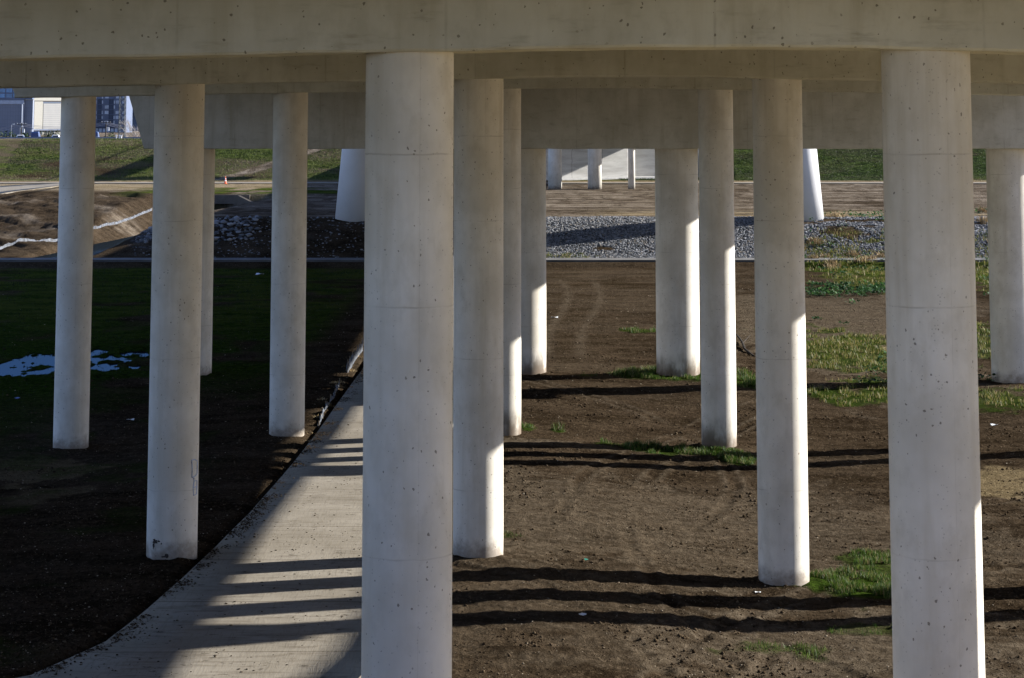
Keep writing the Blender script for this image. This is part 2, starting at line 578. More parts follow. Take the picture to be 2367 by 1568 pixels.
def pale_mask(x, y):
    g = .25 * ss(fbm(x * .12, y * .22, 81), .45, .7)
    g = np.maximum(g, .85 * ss(y, 186, 190) * (1 - ss(y, 288, 291)) * (.35 + .65 * ss(fbm(x * .05, y * .55, 82, 5), .38, .62)))
    # brown gritty bank on the left has chalky scars
    g = np.where((x < -30) & (y > 178) & (y < 250), .75 * ss(fbm(x * .18 + y * .10, y * .12, 83, 4), .58, .70) * .7 + .05, g)
    # ground to the lower right is lighter
    c = at(1950, 1520, -.2)
    g = np.maximum(g, .8 * blob(x, y, c, 5.5, 4.5, 84, .9))
    c = at(1150, 1430, .2)
    g = np.maximum(g, .35 * blob(x, y, c, 5, 4, 85, .9))
    c = at(1450, 1200, -.1)
    g = np.maximum(g, .60 * blob(x, y, c, 7.5, 8, 89, .9))
    c = at(1960, 790, -.3)
    g = np.maximum(g, .8 * blob(x, y, c, 6, 22, 94, .9))
    c = at(1950, 1240, -.3)
    g = np.maximum(g, .5 * blob(x, y, c, 7, 6, 86, .8))
    c = at(1900, 720, -.3)
    g = np.maximum(g, .65 * blob(x, y, c, 9, 14, 87, .8))
    c = at(1220, 1010, .0)
    g = np.maximum(g, .8 * blob(x, y, (c[0] + 1.5, c[1] - .4), 2.6, .7, 88, .5))
    # two faint wheel tracks running away
    for px in (1290, 1365):
        a = at(px, 640, -.3)
        b = at(px + 5, 830, -.3)
        xx = a[0] + (b[0] - a[0]) * (y - a[1]) / (b[1] - a[1]) + .6 * np.sin(y * .1)
        g = np.maximum(g, .7 * np.exp(-((x - xx) / .28) ** 2) * ss(y, 100, 108) * (1 - ss(y, 150, 160)) * (.5 + .5 * vnoise(x * 2, y * .7, 90)))
    g = np.maximum(g, np.clip(track(x, y) * 40, 0, .6))
    # gravel ramp up the levee
    a = at(497, 413, 2.8)
    xr = np.array([-39.5, -22.5])
    yy = np.interp(x, xr, [290.0, 304.5])
    ramp = np.exp(-((y - yy) / 1.1) ** 4) * ss(x, -41, -39) * (1 - ss(x, -21, -19))
    g = np.maximum(g, ramp)
    # crest of levee on the far left
    g = np.maximum(g, .8 * ss(y, 304.5, 307) * (1 - ss(x, -62, -52)))
    g = np.maximum(g, .6 * ss(y, 308, 309))
    return np.clip(g, 0, 1), ramp


def rock_mask(x, y):
    r = ss(x, -31, -29) * ss(y, 174, 174.6) * (1 - ss(y, 187, 188.5))
    hole = ss(fbm(x * .45, y * .9, 91), .60, .66)
    pit = at(1950, 518, 2.2)
    hole = np.maximum(hole * ss(x, 18, 22), blob(x, y, pit, 2.2, 1.6, 92, .5))
    for px, py in ((1300, 582), (1400, 565), (1400, 583)):
        c = at(px, py, .8)
        hole = np.maximum(hole, blob(x, y, c, 1.1, .55, 93 + px, .5))
    sparse = ss(fbm(x * .35, y * .8, 95), .52, .60) * ss(-x, 22, 25)
    return r * (1 - hole) * np.where(x < -9, sparse * ss(y, 178, 181), 1)


def ground_material():
    t = NT('ground_soil', 1.0, 0.0)
    P = t.geo()
    x, y, z = t.xyz(P)
    n1 = t.noise(t.scale(P, (.35, .6, 1)), 1, 6, .65)
    n2 = t.noise(t.scale(P, (.5, 3.2, 1)), 1, 5, .65, .8)
    n2f = t.noise(t.scale(P, (.30, .11, 1)), 1, 7, .66, 1.5)
    n2 = t.math('ADD', t.math('MULTIPLY', n2, t.ramp(y, 150, 180, 1, 0)), t.math('MULTIPLY', n2f, t.ramp(y, 150, 180, 0, 1)))
    n3 = t.noise(t.scale(P, (1, .7, 1)), 5.0, 6, .78)
    n4 = t.noise(t.scale(P, (1, .5, 1)), 13, 4, .75)
    soil = t.mix(t.ramp(n1, .35, .68), (.022, .0152, .0092), (.056, .040, .0255))
    n2m = t.math('MULTIPLY', t.ramp(n2, .50, .72), t.ramp(y, 120, 190, .65, .5))
    soil = t.mix(n2m, soil, (.008, .0053, .003))
    soil = t.mix(t.math('MULTIPLY', t.ramp(n3, .50, .66), .7), soil, (.088, .064, .041))
    soil = t.mix(t.math('MULTIPLY', t.ramp(n4, .50, .64), .7), soil, (.005, .0034, .002))
    # light grit
    v = t.vor(P, 7.5)
    cr = t.xyz(v.outputs['Color'])
    grit = t.math('LESS_THAN', v.outputs['Distance'], t.ramp(cr[0], .72, 1, 0, .22))
    soil = t.mix(t.math('MULTIPLY', grit, .6), soil, (.17, .135, .092))
    pale = t.attr('pale')
    pf = t.math('MULTIPLY', pale, t.math('MULTIPLY', t.ramp(t.noise(t.scale(P, (.6, 2.6, 1)), 1, 5, .6), .25, .6, .35, 1), t.ramp(t.math('MULTIPLY', n2f, t.ramp(y, 150, 180, 0, 1)), .46, .60, 1, .30)))
    farp = t.ramp(y, 168, 188)
    pc = t.mix(farp, t.mix(t.ramp(n3, .35, .65), (.06, .046, .031), (.125, .10, .072)), t.mix(t.ramp(n3, .35, .65), (.15, .122, .093), (.25, .21, .165)))
    soil = t.mix(pf, soil, pc)
    dry = t.attr('dry')
    dc = t.mix(t.ramp(n4, .35, .65), (.17, .125, .06), (.42, .33, .19))  # kept bright so the unseen ground throws warm light back
    soil = t.mix(t.math('MULTIPLY', dry, t.ramp(n3, .25, .6, .5, 1)), soil, dc)
    gr = t.attr('grass')
    gn = t.noise(t.scale(P, (3.5, 5.5, 3)), 1, 5, .7)
    ga = t.mix(t.ramp(gn, .3, .7), (.006, .013, .0025), (.04, .066, .010))
    far = t.ramp(y, 105, 135)
    gb = t.mix(t.ramp(n1, .38, .62), ga, (.085, .09, .02))
    ga = t.mix(t.math('MULTIPLY', far, .5), ga, gb)
    # on the levee the grass is darker and coarse
    lev = t.ramp(y, 286, 292)
    gl = t.mix(t.ramp(t.noise(t.scale(P, (.9, 1.8, 2.6)), 1, 6, .75), .36, .66), (.016, .024, .008), (.10, .125, .032))
    gl = t.mix(t.ramp(t.noise(t.scale(P, (.10, .3, .3)), 1, 4, .6), .42, .6), gl, (.095, .076, .05))
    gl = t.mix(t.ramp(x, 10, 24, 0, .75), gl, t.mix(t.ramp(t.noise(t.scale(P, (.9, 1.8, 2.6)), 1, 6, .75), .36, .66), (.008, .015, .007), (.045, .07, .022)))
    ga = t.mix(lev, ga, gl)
    soil = t.mix(t.math('MULTIPLY', gr, t.ramp(t.noise(P, 2.2, 4, .7), .22, .42, .35, 1)), soil, ga)
    rk = t.attr('rock')
    vr = t.vor(P, 2.6)
    crr = t.xyz(vr.outputs['Color'])
    rc = t.mix(crr[0], (.08, .083, .09), (.22, .224, .235))
    rc = t.mix(t.ramp(vr.outputs['Distance'], .3, .62), rc, (.02, .02, .02))
    soil = t.mix(rk, soil, rc)
    t.col(soil)
    h = t.math('ADD', t.math('MULTIPLY', n3, 1.6), t.math('MULTIPLY', n4, .5))
    h = t.math('ADD', h, t.math('MULTIPLY', n2, .7))
    h = t.math('ADD', h, t.math('MULTIPLY', grit, .25))
    h = t.math('SUBTRACT', h, t.math('MULTIPLY', t.math('MULTIPLY', vr.outputs['Distance'], rk), 3.0))
    h = t.math('ADD', h, t.math('MULTIPLY', t.math('MULTIPLY', gn, gr), 2.0))
    t.bump(h, 1.0, .10)
    return t.m


def build_ground():
    ys = [-90, -60, -40, -25, -15, -8, 0, 6, 12, 18, 24, 30]
    y = 34.0
    while y < 166:
        ys.append(y)
        y += max(.10, y * y / (2241 * 11) * .75)
    for a, b, n in ((166, 190, 80), (190, 288, 110), (288, 309, 60), (309, 350, 40), (350, 700, 30)):
        ys += list(np.linspace(a, b, n, endpoint=False))
    ys += [700, 800, 1000, 1300, 1700, 2400, 3500, 5500]
    ys = np.array(ys)
    u = np.linspace(-1, 1, 470)
    ex = np.array([1.03, 1.08, 1.15, 1.25, 1.4, 1.6, 1.9, 2.4, 3.2, 4.5, 7, 12])
    u = np.concatenate([-ex[::-1], u, ex])
    sc = np.where(ys < 34, 17, .27 * ys + 7.8)
    X = u[None, :] * sc[:, None]
    Y = np.repeat(ys[:, None], len(u), 1)
    Z = ground(X, Y)
    n, m = X.shape
    v = np.stack([X, Y, Z], -1).reshape(-1, 3)
    i = np.arange(n * m).reshape(n, m)
    f = np.stack([i[:-1, :-1], i[:-1, 1:], i[1:, 1:], i[1:, :-1]], -1).reshape(-1, 4)
    pale, ramp = pale_mask(X, Y)
    g = grass_mask(X, Y) * (1 - ramp)
    pud = 1 - ss(puddle_d(X, Y) + (fbm(X * .9, Y * .45, 31, 4) - .5) * 1.5, .6, 1.0)
    o = arrays('ground', v, f, ground_material(), {'grass': g, 'dry': dry_bounce_mask(X, Y), 'pale': pale * (1 - pud), 'rock': rock_mask(X, Y)}, smooth=True)
    tag(o, 'bare brown earth with patches of grass running back to a grassy levee', 'ground', kind='structure')


build_ground()


# ------------------------------------------------------------------ paved paths
def paving_material():
    t = NT('broomed_paving', .95, .1)
    P = t.geo()
    n1 = t.noise(t.scale(P, (.6, .5, 1)), 1, 5, .6)
    c = t.mix(t.ramp(n1, .3, .7), (.18, .158, .125), (.235, .21, .172))
    br = t.noise(t.scale(P, (.5, 3.2, 1)), 1.5, 5, .75, .6)
    c = t.mix(t.math('MULTIPLY', t.ramp(br, .48, .66), .5), c, (.08, .062, .044))
    br2 = t.noise(t.scale(P, (9, .8, 1)), 1.6, 3, .7, .9)
    c = t.mix(t.math('MULTIPLY', t.ramp(br2, .5, .7), .35), c, (.10, .083, .062))
    mud = t.noise(t.scale(P, (1.5, 2.5, 1)), 1.7, 5, .7)
    c = t.mix(t.ramp(mud, .60, .67, 0, .75), c, (.035, .025, .016))
    y = t.xyz(P)[1]
    jt = t.math('PINGPONG', y, 2.3)
    c = t.mix(t.ramp(jt, .008, .05, .75, 0), c, (.07, .055, .04))
    t.col(c)
    t.bump(t.math('ADD', br2, t.math('MULTIPLY', br, .7)), .35, .02)
    return t.m


M_pave = paving_material()
M_trail = flat('old_grey_paving', (.115, .112, .11), .95, .1, .25, .5)


def strip(name, left, right, zoff, label, mat=M_pave, n=160, thick=.14):
    left, right = np.array(left, float), np.array(right, float)

    def res(p):
        d = np.concatenate([[0], np.cumsum(np.hypot(*np.diff(p, axis=0).T))])
        s = np.linspace(0, d[-1], n)
        return np.stack([np.interp(s, d, p[:, 0]), np.interp(s, d, p[:, 1])], 1)
    l, r = res(left), res(right)
    rows = []
    for t in (0, .25, .5, .75, 1):
        rows.append(l * (1 - t) + r * t)
    P = np.stack(rows, 1)
    Z = smooth_ground(P[..., 0], P[..., 1]) + zoff
    top = np.concatenate([P, Z[..., None]], -1)
    bot = top.copy()
    bot[..., 2] -= thick
    k = 5
    v = np.concatenate([top.reshape(-1, 3), bot.reshape(-1, 3)])
    i = np.arange(n * k).reshape(n, k)
    f = list(np.stack([i[:-1, :-1], i[:-1, 1:], i[1:, 1:], i[1:, :-1]], -1).reshape(-1, 4))
    o = n * k
    for e in (0, k - 1):
        a = i[:, e]
        for q in range(n - 1): f.append((a[q], a[q + 1], a[q + 1] + o, a[q] + o))
    for e in (0, n - 1):
        a = i[e]
        for q in range(k - 1): f.append((a[q], a[q + 1], a[q + 1] + o, a[q] + o))
    ob = arrays(name, v, np.array(f), mat)
    return tag(ob, label, 'path', kind='structure')


# right edge of the footpath stays hidden behind the piers as far as the trail
PR = [(-22., 34.5), (-12., 35.5), (-6., 38.5), (-3.2, 42.2), (-2.5, 46), (-2.3, 50), (-2.5, 56), (-2.4, 62), (-2.3, 69), (-2.2, 79), (-2.0, 89), (-1.7, 100), (-1.7, 115), (-1.6, 140), (-1.6, 169.5)]
strip('path', PL, PR, .05, 'pale broomed concrete footpath curving away between the columns', n=260)
strip('path', [(-70, 171.9), (90, 171.9)], [(-70, 169.4), (90, 169.4)], .06, 'thin concrete trail crossing below the gravel bank', M_trail, n=80)
strip('path', [(-95, 281), (110, 281)], [(-95, 277), (110, 277)], .06, 'thin concrete trail along the foot of the levee', n=80)
a0, a1 = at(-150, 432, 2.5), at(-150, 452, 2.5)
strip('path', [at(-160, 434, 2.5), at(0, 432, 2.5), at(60, 428.5, 2.5), (-54, 278.5)], [at(-160, 470, 2.5), at(0, 448, 2.5), at(70, 440, 2.5), at(150, 429, 2.5)], .09,
      'wide pale concrete path branching off the levee trail', n=40)


# ------------------------------------------------------------------ water
def water_material():
    """shallow water: dark body under a weak mirror tinted sky blue"""
    t = NT('still_water', .1, 0)
    t.col((.006, .008, .010))
    P = t.geo()
    t.bump(t.noise(t.scale(P, (1.5, 4, 1)), 1.2, 3, .5), .10, .02)
    gl = t.n('ShaderNodeBsdfAnisotropic', i_Color=(.038, .07, .13, 1), i_Roughness=.06)  # mirror colour carries the blue of the reflected sky
    ad = t.n('ShaderNodeAddShader')
    t.lk(t.b.outputs[0], ad.inputs[0])
    t.lk(gl.outputs[0], ad.inputs[1])
    t.lk(ad.outputs[0], t.t.nodes['Material Output'].inputs[0])
    return t.m


M_water = water_material()


def water(name, pts, z, label, cat='water'):
    mb = MB()
    mb.add([(x, y, z) for x, y in pts], [tuple(range(len(pts)))])
    return tag(mb.build(name, M_water), label, cat, kind='structure')


def ell(c, rx, ry, n=40): return [(c[0] + rx * math.cos(2 * math.pi * k / n), c[1] + ry * math.sin(2 * math.pi * k / n)) for k in range(n)]


zp = float(smooth_ground(np.array([PUD[0]]), np.array([PUD[1]]))[0])
water('puddle', ell(PUD, 5.6, 7.2), zp - .10, 'rain puddle reflecting the sky in the shaded grass on the left')
zp2 = float(smooth_ground(np.array([PUD2[0]]), np.array([PUD2[1]]))[0])
water('puddle', ell(PUD2, 4, 1.5), zp2 - .07, 'narrow blue puddle in the grass at the right edge')
ysw = np.linspace(176, 240, 14)
water('creek', [(ditch_x(q) - 3.1, q) for q in ysw] + [(ditch_x(q) + 3.1, q) for q in ysw[::-1]], -.5, 'narrow creek in its ditch below the brown bank')


# ------------------------------------------------------------------ piers
def cap_z(x): return 11.92 - .0185 * math.sqrt((x - 2.8) ** 2 + .6)


def cap_mesh(x0, x1, x0b, x1b, half, zb, ztop, dip=None):
    """long beam with a gently cambered, chamfered underside"""
    ch = .035
    n = 120
    vs_, fs_ = [], []
    prof_n = 8
    for i in range(n + 1):
        t = i / n
        xb = x0b + (x1b - x0b) * t
        xt = x0 + (x1 - x0) * t
        z0 = zb(xb) + .006 * math.sin(xb * 1.7) + .004 * math.sin(xb * 4.1 + half)
        rows = [(xb, -half + ch, z0), (xb, -half, z0 + ch), (xb, -half, z0 + .16), (xt, -half, ztop), (xt, half, ztop), (xb, half, z0 + .16), (xb, half, z0 + ch), (xb, half - ch, z0)]
        vs_ += rows
    for i in range(n):
        for k in range(prof_n):
            k2 = (k + 1) % prof_n
            fs_.append((i * prof_n + k, (i + 1) * prof_n + k, (i + 1) * prof_n + k2, i * prof_n + k2))
    fs_.append(tuple(range(prof_n)))
    fs_.append(tuple(n * prof_n + k for k in range(prof_n))[::-1])
    low = [1. if (k % 8) in (0, 1, 2, 5, 6, 7) else 0. for k in range(len(vs_))]
    return vs_, fs_, low


def add_cap(parent, y, args, mat):
    v, f, low = cap_mesh(*args)
    mb = MB()
    mb.add(v, f)
    o = mb.build('cap_beam', mat, parent)
    a = o.data.attributes.new('low', 'FLOAT', 'POINT')
    a.data.foreach_set('value', low)
    return o


def column(parent, x, y, r, mat, top, label=None, base=None):
    """round column, origin on its axis at datum height"""
    n = 72
    zb = gz(x, y) - .6 if base is None else base
    zs = [zb, zb + 2, zb + 5, zb + 8, top]
    vs_, fs_ = [], []
    for z in zs:
        for k in range(n):
            a = 2 * math.pi * k / n
            vs_.append((r * math.cos(a), r * math.sin(a), z))
    for i in range(len(zs) - 1):
        for k in range(n):
            k2 = (k + 1) % n
            fs_.append((i * n + k, i * n + k2, (i + 1) * n + k2, (i + 1) * n + k))
    mb = MB()
    mb.add(vs_, fs_)
    o = mb.build('column', mat, parent, smooth=True, loc=(x, y - parent.location.y, 0))
    g0 = gz(x, y - r)
    a = o.data.attributes.new('foot', 'FLOAT', 'POINT')
    a.data.foreach_set('value', [p[2] - g0 for p in vs_])
    if label: o['label'] = label
    return o


GP = 'concrete piers carrying the road bridge'
YR = [31.3, 55.8, 79.8, 98.0]
p1 = thing('bridge_pier', 'nearest concrete pier, its two thick columns and cap beam fill the foreground', 'bridge pier', (0, YR[0], 0), group=GP)
add_cap(p1, 0, (-19, 26, -18.2, 25.2, .72, cap_z, 13.28), M_cap)
for x in (-8.7, -1.42, 5.75, 9.62, 20.3): column(p1, x, YR[0], .61, M_col, cap_z(x) + .1)  # second from right is unseen, set there to shade the right foreground column
p2 = thing('bridge_pier', 'second concrete pier back, a graffiti tag on its column beside the footpath', 'bridge pier', (0, YR[1], 0), group=GP)
add_cap(p2, 0, (-19, 22.9, -18.2, 22.3, .72, cap_z, 13.28), M_cap)
for x in (-15.6, -8.22, -.82, 6.56, 14.0, 21.4):
    c = column(p2, x, YR[1], .61, M_col, cap_z(x) + .1, 'column with blue graffiti and a dark scuff near its foot' if x == -8.22 else None)
    if x == -8.22: COLG = c
p3 = thing('bridge_pier', 'third concrete pier back, slender columns with mud-stained feet and grass at the right one', 'bridge pier', (0, YR[2], 0), group=GP)
add_cap(p3, 0, (-18.2, 26, -17.45, 25.2, .72, cap_z, 13.28), M_cap)
for x in (-15.33, -7.83, -.29, 7.20, 14.6, 22.0):
    column(p3, x, YR[2], .61, M_col_stain if x in (-.29, 7.20) else M_col, cap_z(x) + .1)
p4 = thing('bridge_pier', 'farthest and thickest pier, a deep straddle beam hanging below the other caps', 'bridge pier', (0, YR[3], 0), group=GP)
add_cap(p4, 0, (-16.9, 25.6, -15.75, 24.6, 1.25, lambda x: 9.50, 13.28), M_bigcap)
for x in (-13.8, .54, 7.12, 21.48): column(p4, x, YR[3], .93, M_col_stain if x in (.54, 7.12) else M_col, 9.6)

# graffiti tag: outline letters sprayed on the column face that looks at the path
M_spray = flat('blue_spray_paint', (.30, .38, .56), .6, .3, .3, 8)
M_scuff = flat('dark_scuff', (.05, .04, .035), .9, .2, .3, 9)


def on_col(px, py, r=.61 + .006):
    dx, z = atY(px, py, YR[1] - .5)
    dx = dx + 8.22
    dx = max(-.6, min(.6, dx))
    return (dx, -math.sqrt(max(r * r - dx * dx, 0.0004)), z)


def spray(pts, wd, mat, name):
    mb = MB()
    for line in pts:
        dense = []
        for a, b in zip(line[:-1], line[1:]):
            for k in range(5):
                t = k / 5
                dense.append((a[0] + (b[0] - a[0]) * t, a[1] + (b[1] - a[1]) * t))
        dense.append(line[-1])
        mb.tube([on_col(*q) for q in dense], wd, 5)
    return mb.build(name, mat, COLG)


def s_(x, y): return ((330 + x / 4.9) * .9468, (1080 + y / 4.9) * .9468)


spray([[s_(x, y) for x, y in l] for l in (
    [(668, 225), (672, 330), (668, 435), (700, 425), (735, 385), (742, 290), (700, 225), (668, 225)],
    [(685, 440), (690, 480), (680, 560), (684, 655), (720, 645), (735, 560), (728, 490), (690, 482)],
    [(690, 560), (735, 555)])], .010, M_spray, 'graffiti')
for (sx, sy, rw, rh, sd) in ((238, 1185, 34, 30, 1), (218, 1240, 12, 38, 2), (285, 1180, 26, 10, 3), (320, 1205, 8, 16, 4), (385, 1345, 22, 26, 5), (350, 1362, 34, 10, 6)):
    mb = MB()
    rs = random.Random(sd)
    c0 = s_(sx, sy)
    ring = []
    for k in range(16):
        a = 6.283 * k / 16
        q = .6 + .7 * rs.random()
        ring.append(on_col(c0[0] + math.cos(a) * rw * q * .193, c0[1] + math.sin(a) * rh * q * .193, .614))
    mb.add([on_col(c0[0], c0[1], .6145)] + ring, [(0, k + 1, (k + 1) % 16 + 1) for k in range(16)])
    mb.build('scuff_mark', M_scuff, COLG)

# ------------------------------------------------------------------ the road deck the piers carry
dk = thing('road_bridge', 'long concrete road deck on girders resting across the pier caps', 'bridge', (0, 0, 0))
DY0, DY1 = 21.5, 185.0
mb = MB(); mb.box(-19.3, 25.3, DY0, DY1, 14.75, 15.0); mb.build('deck_slab', M_deck, dk)
for k in range(13):
    x = -18.2 + k * (42.0 / 12)
    mb = MB()
    mb.box(x - .35, x + .35, DY0, DY1, 13.30, 13.55)
    mb.box(x - .11, x + .11, DY0, DY1, 13.55, 14.50)
    mb.box(x - .5, x + .5, DY0, DY1, 14.50, 14.747)
    mb.build('girder', M_deck, dk)
for x in (-19.3, 25.0):
    mb = MB(); mb.box(x, x + .3, DY0, DY1, 15.003, 15.85); mb.build('parapet', M_deck, dk)

fb = thing('road_bridge', 'narrower far deck on three thin columns running to the abutment wall', 'bridge', (0, 0, 0))


def prism(mb, pts, z0, z1):
    n = len(pts)
    mb.add([(x, y, z0) for x, y in pts] + [(x, y, z1) for x, y in pts],
           [tuple(range(n))[::-1], tuple(range(n, 2 * n))] + [(k, (k + 1) % n, n + (k + 1) % n, n + k) for k in range(n)])


mb = MB(); prism(mb, [(5.6, 185.3), (24.6, 185.3), (31, 292), (31, 345), (5.6, 345)], 13.3, 15.0); mb.build('deck_slab', M_deck, fb)
mb = MB(); prism(mb, [(5.6, 185.3), (5.9, 185.3), (5.9, 345), (5.6, 345)], 15.003, 15.85); mb.build('parapet', M_deck, fb)
for (px, d) in ((1283, 1.58), (1375, 1.58), (1460, .8)):
    x, y = at(px, 437, 2.5)
    n = 40
    mb = MB(); mb.tube([(0, 0, 1.5), (0, 0, 13.35)], d / 2, n)
    o = mb.build('column', M_col, fb, smooth=False, loc=(x, y, 0))
    a = o.data.attributes.new('foot', 'FLOAT', 'POINT')
    a.data.foreach_set('value', [p[2] - 2.5 for p in mb.v])
    for p in o.data.polygons: p.use_smooth = len(p.vertices) == 4

# abutment wall
wl = thing('retaining_wall', 'tall pale concrete abutment wall in panels behind the far columns', 'wall', (0, 0, 0))


def wall_material():
    t = NT('abutment_concrete', .85, .25)
    P = t.geo()
    x, y, z = t.xyz(P)
    n = t.noise(t.scale(P, (.25, .25, 1.6)), 1, 5, .65)
    c = t.mix(t.ramp(n, .3, .7), (.33, .32, .30), (.46, .45, .43))
    n2 = t.noise(t.scale(P, (.5, .5, 2.4)), 1.4, 5, .7)
    c = t.mix(t.ramp(n2, .56, .72, 0, .5), c, (.22, .215, .21))
    j = t.math('PINGPONG', t.math('ADD', x, t.math('MULTIPLY', t.noise(P, 1, 2), .5)), 2.0)
    c = t.mix(t.ramp(j, .02, .08, .5, 0), c, (.16, .15, .14))
    t.col(c)
    return t.m


M_wall = wall_material()
wpts = [(-1.5, 287.5), (15.2, 297.2), (15.5, 299.0), (28, 303.6)]
mb = MB(); prism(mb, wpts + [(28, 310), (-1.5, 310)], 2.0, 13.2); mb.build('wall_face', M_wall, wl)
mb = MB(); prism(mb, [(-1.5, 286.9), (15.5, 296.6), (28.3, 302.7), (28.3, 303.5), (15.4, 298.9), (15.1, 297.1), (-1.5, 287.4)], 2.0, 2.75); mb.build('footing_kerb', flat('kerb', (.5, .49, .47)), wl)

# ------------------------------------------------------------------ footbridges on tapering white legs
for side, (x0, label) in enumerate(((-12.85, 'white tapering bridge leg standing in shade left of the main columns'), (23.95, 'white tapering bridge leg, sunlit, standing on the gravel bank at right'))):
    sg = 1 if side == 0 else -1
    lg = thing('footbridge', label, 'footbridge', (0, 0, 0))
    zz = [2.0, 8.2, 14, 19.0]
    mb = MB()
    mb.tube([(x0 + sg * .045 * (z - 2.5), 186.8 + .0 * z, z) for z in zz], [1.72, 1.45, 1.2, 1.0], 48)
    o = mb.build('leg', M_white, lg)
    for p in o.data.polygons: p.use_smooth = len(p.vertices) == 4
    ys_ = 298 if side == 0 else 150
    mb = MB(); mb.box(x0 - 1.2, x0 + 1.2, ys_, 345, 19.0, 19.6); mb.build('deck_slab', M_white, lg)
    for zz_, xx in ((20.6, 1.0), (21.9, -1.0)):
        mb = MB(); mb.tube([(x0 + xx, ys_, zz_), (x0 + xx, 345, zz_)], .09, 6); mb.build('railing', M_white, lg)
    if side == 0:
        for q in (300, 318, 336):
            mb = MB(); mb.tube([(x0 + .7, 188, 19), (x0, q, 19.5)], .07, 6); mb.build('cable', M_white, lg)
    if side == 0:
        mb = MB(); mb.box(x0 + .3, x0 + 15.5, 301.5, 303.5, 18.0, 18.99); mb.build('cross_beam', M_white, lg)  # unseen stub beam, placed and cut to cast the shadow strip on the levee

# ------------------------------------------------------------------ stones of the bank, grit on the soil
rng = np.random.default_rng(5)
ICO = np.array([(0, 0, 1), (1, 0, 0), (0, 1, 0), (-1, 0, 0), (0, -1, 0), (0, 0, -1), (.6, .6, .6), (-.6, .6, .5), (-.6, -.6, .6), (.6, -.6, .5)], float)
ICF = np.array([(0, 9, 6), (0, 6, 7), (0, 7, 8), (0, 8, 9), (1, 6, 9), (2, 7, 6), (3, 8, 7), (4, 9, 8), (1, 2, 6), (2, 3, 7), (3, 4, 8), (4, 1, 9), (5, 2, 1), (5, 3, 2), (5, 4, 3), (5, 1, 4)])


def stones(name, x, y, size, mat, label, cat, squash=.6, sink=.2, z=None):
    n = len(x)
    z = ground(x, y) if z is None else z
    v = ICO[None] * (1 + .35 * (rng.random((n, 10, 1)) - .5)) * size[:, None, None] * np.stack([.7 + .6 * rng.random(n), .7 + .6 * rng.random(n), squash * (.6 + .8 * rng.random(n))], -1)[:, None, :]
    a = rng.random(n) * 6.28
    ca, sa = np.cos(a)[:, None], np.sin(a)[:, None]
    vx = v[..., 0] * ca - v[..., 1] * sa
    vy = v[..., 0] * sa + v[..., 1] * ca
    v = np.stack([vx + x[:, None], vy + y[:, None], v[..., 2] + (z + size * (squash * .5 - sink))[:, None]], -1)
    f = (ICF[None] + (np.arange(n) * 10)[:, None, None]).reshape(-1, 3)
    tone = np.repeat(rng.random(n), 10)
    return tag(arrays(name, v.reshape(-1, 3), f, mat, {'tone': tone}), label, cat, kind='stuff')


def tone_mat(name, stops, rough=.9, noise_amt=.25, trans=0):
    t = NT(name, rough, 0.0)
    r = t.t.nodes.new('ShaderNodeValToRGB')
    els = r.color_ramp.elements
    while len(els) < len(stops): els.new(.5)
    for e, (p, c) in zip(els, stops):
        e.position = p
        e.color = (*c, 1)
    t.lk(t.attr('tone'), r.inputs[0])
    n = t.noise(t.geo(), 3, 3)
    c = t.mix(t.math('MULTIPLY', n, noise_amt), r.outputs[0], (0, 0, 0))
    t.col(c)
    return t.m


M_rip = tone_mat('riprap_stone', [(0, (.07, .073, .08)), (.5, (.17, .175, .185)), (.85, (.29, .295, .31)), (1, (.24, .2, .15))])
M_grit = tone_mat('soil_clods', [(0, (.04, .028, .018)), (.55, (.075, .054, .035)), (.85, (.13, .10, .068)), (1, (.34, .29, .22))])

n = 140000
x = -30 + rng.random(n) * 85
y = 174.1 + rng.random(n) * 13.8
k = (rock_mask(x, y) > .5) | ((x < -6) & (rng.random(n) < .03))
k &= rng.random(n) < np.where((x > 21) & (y < 182), .55, 1)
x, y = x[k], y[k]
stones('riprap', x, y, .05 + .07 * rng.random(len(x)) ** 2, M_rip, 'grey riprap gravel covering the bank above the trail', 'gravel')
n = 260
xb = -29.5 + rng.random(n) * 9; yb = 180 + rng.random(n) * 7
stones('boulders', xb, yb, .12 + .20 * rng.random(n) ** 2, M_rip, 'pale boulders tumbled along the shaded creek bank', 'rocks')


# clods and pebbles on bare soil, thinning with distance
def soil_pts(n, y0, y1, p=1.5):
    y = y0 * (y1 / y0) ** (rng.random(n) ** 1.0)
    x = (rng.random(n) * 2 - 1) * (.235 * y + 2.0)
    pl = path_left(y)
    keep = ~((x > pl - .1) & (x < pl + 4.9))
    g = grass_mask(x, y)
    keep &= (rng.random(n) > g * .8) & (puddle_d(x, y) > 1.2)
    return x[keep], y[keep]


